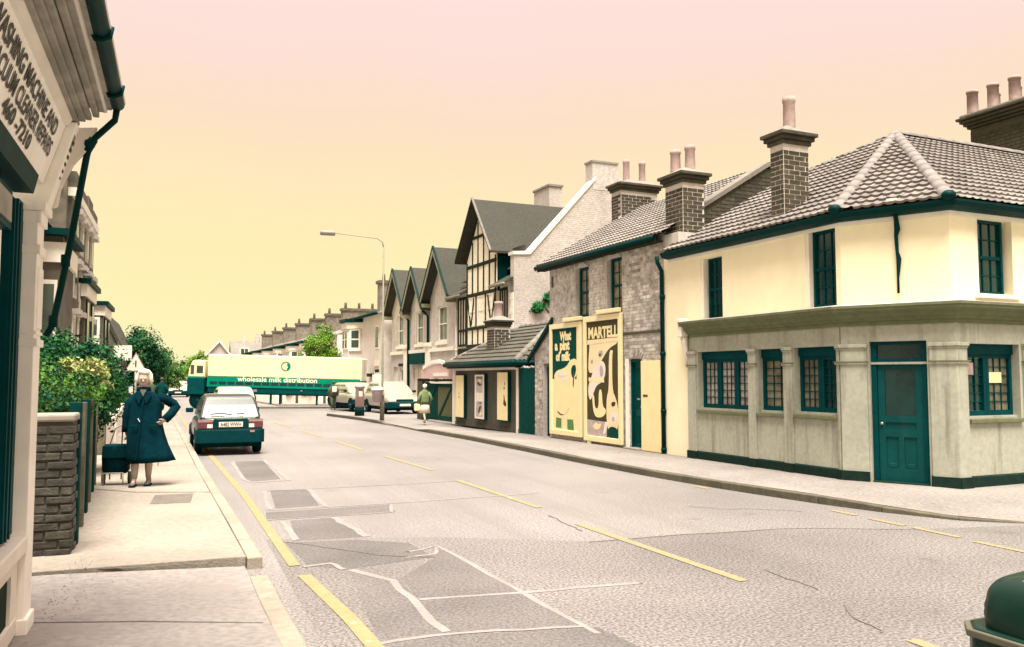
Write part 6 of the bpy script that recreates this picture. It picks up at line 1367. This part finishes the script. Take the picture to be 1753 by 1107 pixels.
part('post', MB().tube([(0, .04, 0), (0, .04, 2.2)], .035, 8), 'grey_metal', ws, True); part('plate', MB().prism([(-.33, 0, 1.80), (.33, 0, 1.80), (0, 0, 2.42)], (0, .02, 0)), 'lamp_pinkish', ws); part('face', MB().prism([(-.285, -.004, 1.825), (.285, -.004, 1.825), (0, -.004, 2.365)], (0, .003, 0)), 'sign_white', ws); part('symbol', MB().prism([(-.02, -.007, 1.93), (.02, -.007, 1.93), (.025, -.007, 2.15), (-.025, -.007, 2.15)], (0, .002, 0)), 'print_dark', ws)
es = thing('estate_board', 'blank white board on a post at the hedge behind the shrub', 'sign', (-1.58, 26, .1))
part('post', MB().box(-.03, .03, .0, .05, 0, 2.6), 'wood_post', es); part('board', MB().box(-.1, .36, -.03, -.005, 2.08, 2.5), 'sign_white', es)
for i, (x, y) in enumerate(((5.9, 53.2), (6.9, 53.6), (8.4, 52.4))):
    b = thing('bollard', ('dark bollard behind the lorry, closest to its cab', 'dark bollard behind the lorry, between two others', 'dark bollard behind the lorry, closest to its rear doors')[i], 'bollard', (x, y, .1), 0, 'bollards behind the lorry'); part('post', MB().lathe([(.09, 0), (.08, .7), (.1, .74), (.1, .85), (.03, .92)], (0, 0, 0), 10), 'pole_olive', b, True)
gw2 = thing('garden_wall', 'low pale wall with a hedge top seen beneath the milk lorry', 'wall', (8.0, 55.5, .1)); part('wall', MB().box(-2.2, 4, 0, .25, 0, .55), 'off_white', gw2); part('hedge_top', blades(900, clump_sampler([((-.5, .1, .7), (1.6, .3, .3))], 30, 7, .2), .14, 8), 'leaf_grey', gw2, fixn=False)

# ================================================================== PEOPLE
def skin_body(verts, edges, m, parent, name='body', root=0, sub=1):
    me = bpy.data.meshes.new(name); me.from_pydata([v[0] for v in verts], edges, [])
    o = bpy.data.objects.new(name, me); C.objects.link(o); o.parent = parent
    md = o.modifiers.new('skin', 'SKIN'); md.use_smooth_shade = True
    lay = me.skin_vertices[0].data
    for i, v in enumerate(verts):
        r = v[1]; lay[i].radius = r if isinstance(r, tuple) else (r, r); lay[i].use_root = (i == root)
    s = o.modifiers.new('sub', 'SUBSURF'); s.levels = sub; s.render_levels = sub
    me.materials.append(M[m]); ORG[o.name] = (0, 0, 0); return o
def add_hand(V, E_, wi, d, side, curl=.5):
    """palm and five bent fingers from wrist vertex wi, pointing along d, thumb towards side"""
    d = Vector(d).normalized(); s = Vector(side); s = (s - d * s.dot(d)).normalized(); f = d.cross(s); w0 = Vector(V[wi][0])
    V.append((tuple(w0 + d * .045), (.032, .018))); pi = len(V) - 1; E_.append((wi, pi))
    for k, ln in enumerate((.062, .072, .068, .052)):
        b = w0 + d * .085 + s * (.028 - .019 * k); V.append((tuple(b), .010)); a = len(V) - 1; E_.append((pi, a))
        m_ = b + d * ln * .5 + f * ln * .15 * curl; V.append((tuple(m_), .0085)); E_.append((a, a + 1))
        V.append((tuple(m_ + (d * (1 - curl) + f * curl).normalized() * ln * .5), .007)); E_.append((a + 1, a + 2))
    V.append((tuple(w0 + d * .035 + s * .040), .011)); a = len(V) - 1; E_.append((pi, a)); V.append((tuple(w0 + d * .075 + s * .052 + f * .01), .009)); E_.append((a, a + 1))
def ell(cx, cy, z, rx, ry, n=22, fold=0., ph=0., tilt=0.):
    return [(cx + rx * (1 + fold * math.sin(7 * a + ph)) * math.cos(a), cy + ry * (1 + fold * math.sin(7 * a + ph)) * math.sin(a), z + tilt * math.cos(a)) for a in [2 * math.pi * k / n for k in range(n)]]
# --- the woman with the shopping trolley: faces down the street towards the camera
wo = thing('person', 'white haired woman in long dark teal coat, hand on hip, pulling a trolley', 'person', (-.43, 13.65, .108), R(-4))
V = [((.0, .02, .88), (.13, .10)), ((0, .02, 1.1), (.13, .10)), ((0, .02, 1.27), (.14, .09)), ((-.03, .01, 1.38), (.05, .05)), ((-.035, -.005, 1.46), (.055, .06)), ((-.035, -.02, 1.53), (.078, .092)), ((-.035, -.015, 1.61), (.082, .094)), ((-.035, 0, 1.67), (.055, .06)),
     ((-.07, .02, .80), .085), ((-.12, -.04, .46), .056), ((-.125, -.02, .28), .050), ((-.13, .0, .09), .035), ((-.14, -.12, .035), .03),
     ((.07, .02, .80), .085), ((.055, -.0, .46), .056), ((.055, .04, .28), .048), ((.055, .08, .09), .034), ((.055, -.03, .035), .03),
     ((-.17, .02, 1.27), .06), ((-.245, .05, 1.02), .045), ((-.255, .06, .80), .030),
     ((.18, .02, 1.28), .06), ((.40, .06, 1.17), .045), ((.28, -.07, .97), .032)]
E_ = [(0, 1), (1, 2), (2, 3), (3, 4), (4, 5), (5, 6), (6, 7), (0, 8), (8, 9), (9, 10), (10, 11), (11, 12), (0, 13), (13, 14), (14, 15), (15, 16), (16, 17), (2, 18), (18, 19), (19, 20), (2, 21), (21, 22), (22, 23)]
add_hand(V, E_, 20, (0, .25, -1), (.2, -1, 0), .8); add_hand(V, E_, 23, (-.75, -.1, -.5), (0, -.6, 1), .5)
skin_body(V, E_, 'skin', wo)
ct = MB(); rg = [(-.03, .01, 1.415, .075, .07, 0), (-.028, .01, 1.385, .105, .095, 0), (-.015, .015, 1.345, .165, .115, 0), (0, .02, 1.30, .215, .125, 0), (.0, .02, 1.20, .225, .145, .01), (-.005, .02, 1.05, .225, .155, .015), (-.005, .02, .92, .235, .165, .02), (.005, .02, .75, .262, .18, .03), (.03, .02, .58, .29, .20, .04), (.06, .02, .44, .318, .215, .05), (.085, .02, .345, .335, .225, .055)]
ct.rings([ell(cx, cy, z, rx, ry, 36, fo, .6 + (1.4 - z) * .5, .035 * max(0, .8 - z)) for cx, cy, z, rx, ry, fo in rg])
ct.tube([(-.14, .02, 1.30), (-.215, .03, 1.20), (-.25, .05, 1.02), (-.262, .055, .88), (-.262, .06, .79)], [.075, .082, .07, .062, .066], 14)
ct.tube([(.15, .02, 1.31), (.26, .035, 1.27), (.38, .06, 1.19), (.415, .05, 1.155), (.36, -.02, 1.06), (.275, -.075, .965)], [.075, .074, .07, .068, .064, .062], 14)
coat = part('coat', ct, 'coat_teal', wo, True)
part('collar', MB().rings([ell(-.03, .012, 1.40, .10, .09, 20), ell(-.03, .02, 1.45, .088, .085, 20), ell(-.03, .02, 1.455, .078, .075, 20), ell(-.03, .012, 1.40, .085, .078, 20)]), 'coat_teal', wo, True)
part('coat_front', MB().prism([(-.012, -.135, 1.36), (-.002, -.137, 1.36), (-.09, -.215, .40), (-.105, -.215, .40)], (0, .012, 0)), 'bag_black', wo)
for s in (-1, 1): part('lapel', MB().prism([(-.03 + s * .01, -.128, 1.30), (-.03 + s * .075, -.098, 1.40), (-.03 + s * .12, -.105, 1.33), (-.03 + s * .05, -.145, 1.20)], (0, -.012, 0)), 'coat_teal', wo, bevel=.005)
part('scarf', MB().prism([(-.075, -.104, 1.415), (.015, -.104, 1.415), (-.028, -.132, 1.31)], (0, -.006, 0)), 'wood_post', wo)
for s, x in ((1, .13), (-1, -.14)): part('pocket_flap', MB().box(x - .06, x + .06, -.185, -.165, .86, .90), 'bag_black', wo, bevel=.006)
for k in range(4): part('button', MB().ball((-.015 - k * .018, -.139 - k * .012, 1.22 - k * .16), .013, 8, 5), 'bag_black', wo, True)
part('glint', MB().tube([(-.09, -.152, .995), (-.075, -.155, .97), (-.06, -.155, .945)], .006, 5), 'sign_white', wo, label='pale clasp painted as a glint on the dark coat')  # the clasp's glint is put in as flat pale colour
part('skirt', MB().rings([ell(-.1, .0, z, .085, .10, 14) for z in (.62, .34)]), 'jacket_green', wo, True)
hr = MB(); rnd = random.Random(2)
hr.ball((-.035, .045, 1.615), (.115, .10, .105), 18, 12); hr.ball((-.035, -.035, 1.672), (.085, .055, .04), 14, 8); hr.ball((-.122, .03, 1.57), (.035, .06, .075), 10, 8); hr.ball((.055, .03, 1.57), (.035, .06, .075), 10, 8)
hr.v = [(x + .007 * noise.noise(Vector((x, y, z)) * 40), y + .007 * noise.noise(Vector((x, y, z)) * 40 + Vector((9, 0, 0))), z + .007 * noise.noise(Vector((x, y, z)) * 40 + Vector((0, 9, 0)))) for x, y, z in hr.v]
part('hair', hr, 'hair_white', wo, True)
fc = MB().ball((-.035, -.108, 1.535), (.014, .022, .026), 8, 6); part('nose', fc, 'skin', wo, True)
for x in (-.064, -.006): part('eye_shade', MB().ball((x, -.100, 1.563), (.017, .008, .010), 8, 6), 'wood_post', wo, True); part('eyebrow', MB().tube([(x - .018, -.098, 1.585), (x + .018, -.098, 1.587)], .004, 5), 'hair_white', wo)  # eyes enlarged and darkened; the socket shade is in their colour
part('mouth', MB().tube([(-.060, -.096, 1.497), (-.035, -.104, 1.493), (-.010, -.096, 1.497)], .0035, 5), 'poster_mauve', wo)
for x, y, s in ((-.14, -.07, 1), (.055, .03, 1)): part('shoe', MB().rings([ell(x, y - .13, .03, .02, .012, 12), ell(x, y - .10, .04, .042, .035, 12), ell(x, y - .02, .045, .045, .05, 12), ell(x, y + .08, .06, .036, .045, 12), ell(x, y + .10, .10, .034, .036, 12)]), 'shoe', wo, True); part('sole', MB().box(x - .045, x + .045, y - .14, y + .11, 0, .025), 'bag_black', wo, bevel=.01)
for i, (x, y0, y1) in enumerate(((-.125, -.03, .0), (.055, .03, .08))): part('stocking', MB().tube([(x, y0, .42), (x, (y0 + y1) / 2, .28), (x - .002, y1, .11)], [.057, .054, .038], 12), 'stocking', wo, True)
tr_ = thing('shopping_trolley', 'black fabric shopping trolley trailing from the hand of the white haired woman', 'trolley', (-.83, 13.95, .108), R(-6))
bagp = MB().rings([[(x * s_, y * s_ + oy, z) for x, y in ((-.17, -.11), (0, -.13), (.17, -.11), (.18, .1), (0, .12), (-.18, .1))] for z, s_, oy in ((.17, .88, .02), (.22, 1, .02), (.40, 1.03, .0), (.52, 1.0, -.02), (.58, .9, -.03), (.60, .8, -.03))])
part('bag', bagp, 'bag_black', tr_, True); part('flap', MB().box(-.165, .165, -.145, -.125, .40, .585), 'bag_black', tr_, bevel=.01)
part('frame', MB().tube([(.06, .13, .06), (.06, .1, .6), (.10, -.1, .86), (.16, -.2, .92)], .011, 6).tube([(-.10, .13, .06), (-.10, .1, .6), (-.0, -.1, .84), (.16, -.2, .92)], .011, 6), 'grey_metal', tr_, True)
n = 16
for x in (-.20, .16):
    ring = lambda rr, xx: [(xx, .12 + rr * math.cos(2 * math.pi * k / n), .09 + rr * math.sin(2 * math.pi * k / n)) for k in range(n)]
    part('wheel', MB().rings([ring(.06, x), ring(.088, x), ring(.088, x + .035), ring(.06, x + .035)]), 'wood_post', tr_, True)
part('foot', MB().tube([(-.15, -.1, .0), (-.15, -.1, .18), (.12, -.1, .18), (.12, -.1, .0)], .01, 6), 'grey_metal', tr_, True)

def walker(label, loc, rot, h, top, low, hair, bag=None, stride=.18, shoe_='shoe', arm_out=0., long_top=False):
    t = thing('person', label, 'person', loc, rot); k = h / 1.7
    V = [((0, 0, .9), (.12, .09)), ((0, 0, 1.1), (.12, .09)), ((0, .0, 1.32), (.14, .08)), ((0, 0, 1.44), .05), ((0, -.01, 1.53), (.065, .075)), ((0, -.005, 1.62), (.07, .08)), ((0, 0, 1.68), .05),
         ((-.08, 0, .84), .08), ((-.09, -stride, .48), .058), ((-.09, -stride * .8, .10), .04), ((-.09, -stride - .13, .04), .035), ((.08, 0, .84), .08), ((.09, stride * .6, .48), .058), ((.09, stride * 1.5, .14), .04), ((.09, stride * 1.4 - .10, .05), .035),
         ((-.18, 0, 1.32), .055), ((-.25 - arm_out, .08, 1.06), .045), ((-.24 - arm_out, -.06, .86), .034), ((.18, 0, 1.32), .055), ((.26 + arm_out, .04, 1.06), .045), ((.25 + arm_out, -.04, .84), .034)]
    E_ = [(0, 1), (1, 2), (2, 3), (3, 4), (4, 5), (5, 6), (0, 7), (7, 8), (8, 9), (9, 10), (0, 11), (11, 12), (12, 13), (13, 14), (2, 15), (15, 16), (16, 17), (2, 18), (18, 19), (19, 20)]
    add_hand(V, E_, 17, (0, -.2, -1), (.1, -1, 0), .5); add_hand(V, E_, 20, (0, -.2, -1), (-.1, -1, 0), .5)
    V = [(tuple(c * k for c in p), tuple(q * k for q in r) if isinstance(r, tuple) else r * k) for p, r in V]
    skin_body(V, E_, 'skin', t)
    sc_ = lambda mb: (setattr(mb, 'v', [(x * k, y * k, z * k) for x, y, z in mb.v]), mb)[1]
    j = MB().rings([ell(0, 0, z, rx, ry, 18, .02) for z, rx, ry in ((1.47, .07, .07), (1.42, .12, .1), (1.34, .21, .12), (1.15, .21, .15), (.98, .22, .155), (.82, .24, .17))])
    j.tube([(-.15, 0, 1.34), (-.22, .05, 1.2), (-.26 - arm_out, .08, 1.05), (-.245 - arm_out, -.05, .88)], [.075, .08, .068, .058], 10); j.tube([(.15, 0, 1.34), (.22, .03, 1.2), (.27 + arm_out, .04, 1.05), (.255 + arm_out, -.03, .86)], [.075, .08, .068, .058], 10)
    part('jacket', sc_(j), top, t, True)
    if long_top: part('skirt', sc_(MB().rings([ell(0, 0, z, rx, ry, 18, .03) for z, rx, ry in ((.90, .19, .15), (.7, .22, .18), (.45, .25, .22))])), low, t, True)
    else:
        l_ = MB().tube([(-.08, 0, .9), (-.09, -stride, .48), (-.09, -stride * .8, .08)], [.11, .085, .07], 10).tube([(.08, 0, .9), (.09, stride * .6, .48), (.09, stride * 1.5, .12)], [.11, .085, .07], 10); part('trousers', sc_(l_), low, t, True)
    part('hair', sc_(MB().ball((0, .015, 1.615), (.095, .105, .10), 14, 10)), hair, t, True)
    part('shoe', sc_(MB().ball((-.09, -stride * .8 - .06, .045), (.045, .12, .045), 10, 6)), shoe_, t, True); part('shoe', sc_(MB().ball((.09, stride * 1.5 - .05, .06), (.045, .12, .05), 10, 6)), shoe_, t, True)
    if bag: 
        kind, c, m = bag; b = part(kind, sc_(MB().box(c[0] - .13, c[0] + .13, c[1] - .08, c[1] + .08, c[2] - .17, c[2] + .15)), m, t, bevel=.04)
    return t
walker('woman in a green jacket and white skirt walking away past the yard gate', (8.05, 28.6, .105), R(186), 1.36, 'jacket_green', 'skirt_white', 'hair_white', ('hand_bag', (.33, -.04, .70), 'bag_cream'), .2, 'shoe', .03, True)
walker('person in dark clothes with a pale bag on the back, by the lorry rear', (7.2, 42.2, .1), R(170), 1.42, 'trousers', 'trousers', 'hair_dark', ('bag', (-.06, .22, 1.22), 'sign_white'), .12)
walker('far person in dark clothes on the left pavement, the shorter of the two', (-1.18, 45, .1), R(10), 1.5, 'trousers', 'wood_dark', 'sign_white', None, .1); walker('far person in black on the left pavement, nearer the kerb of the two', (-.72, 44.4, .1), R(185), 1.6, 'wood_dark', 'wood_dark', 'hair_dark', None, .1)
print('objects', len(bpy.data.objects))
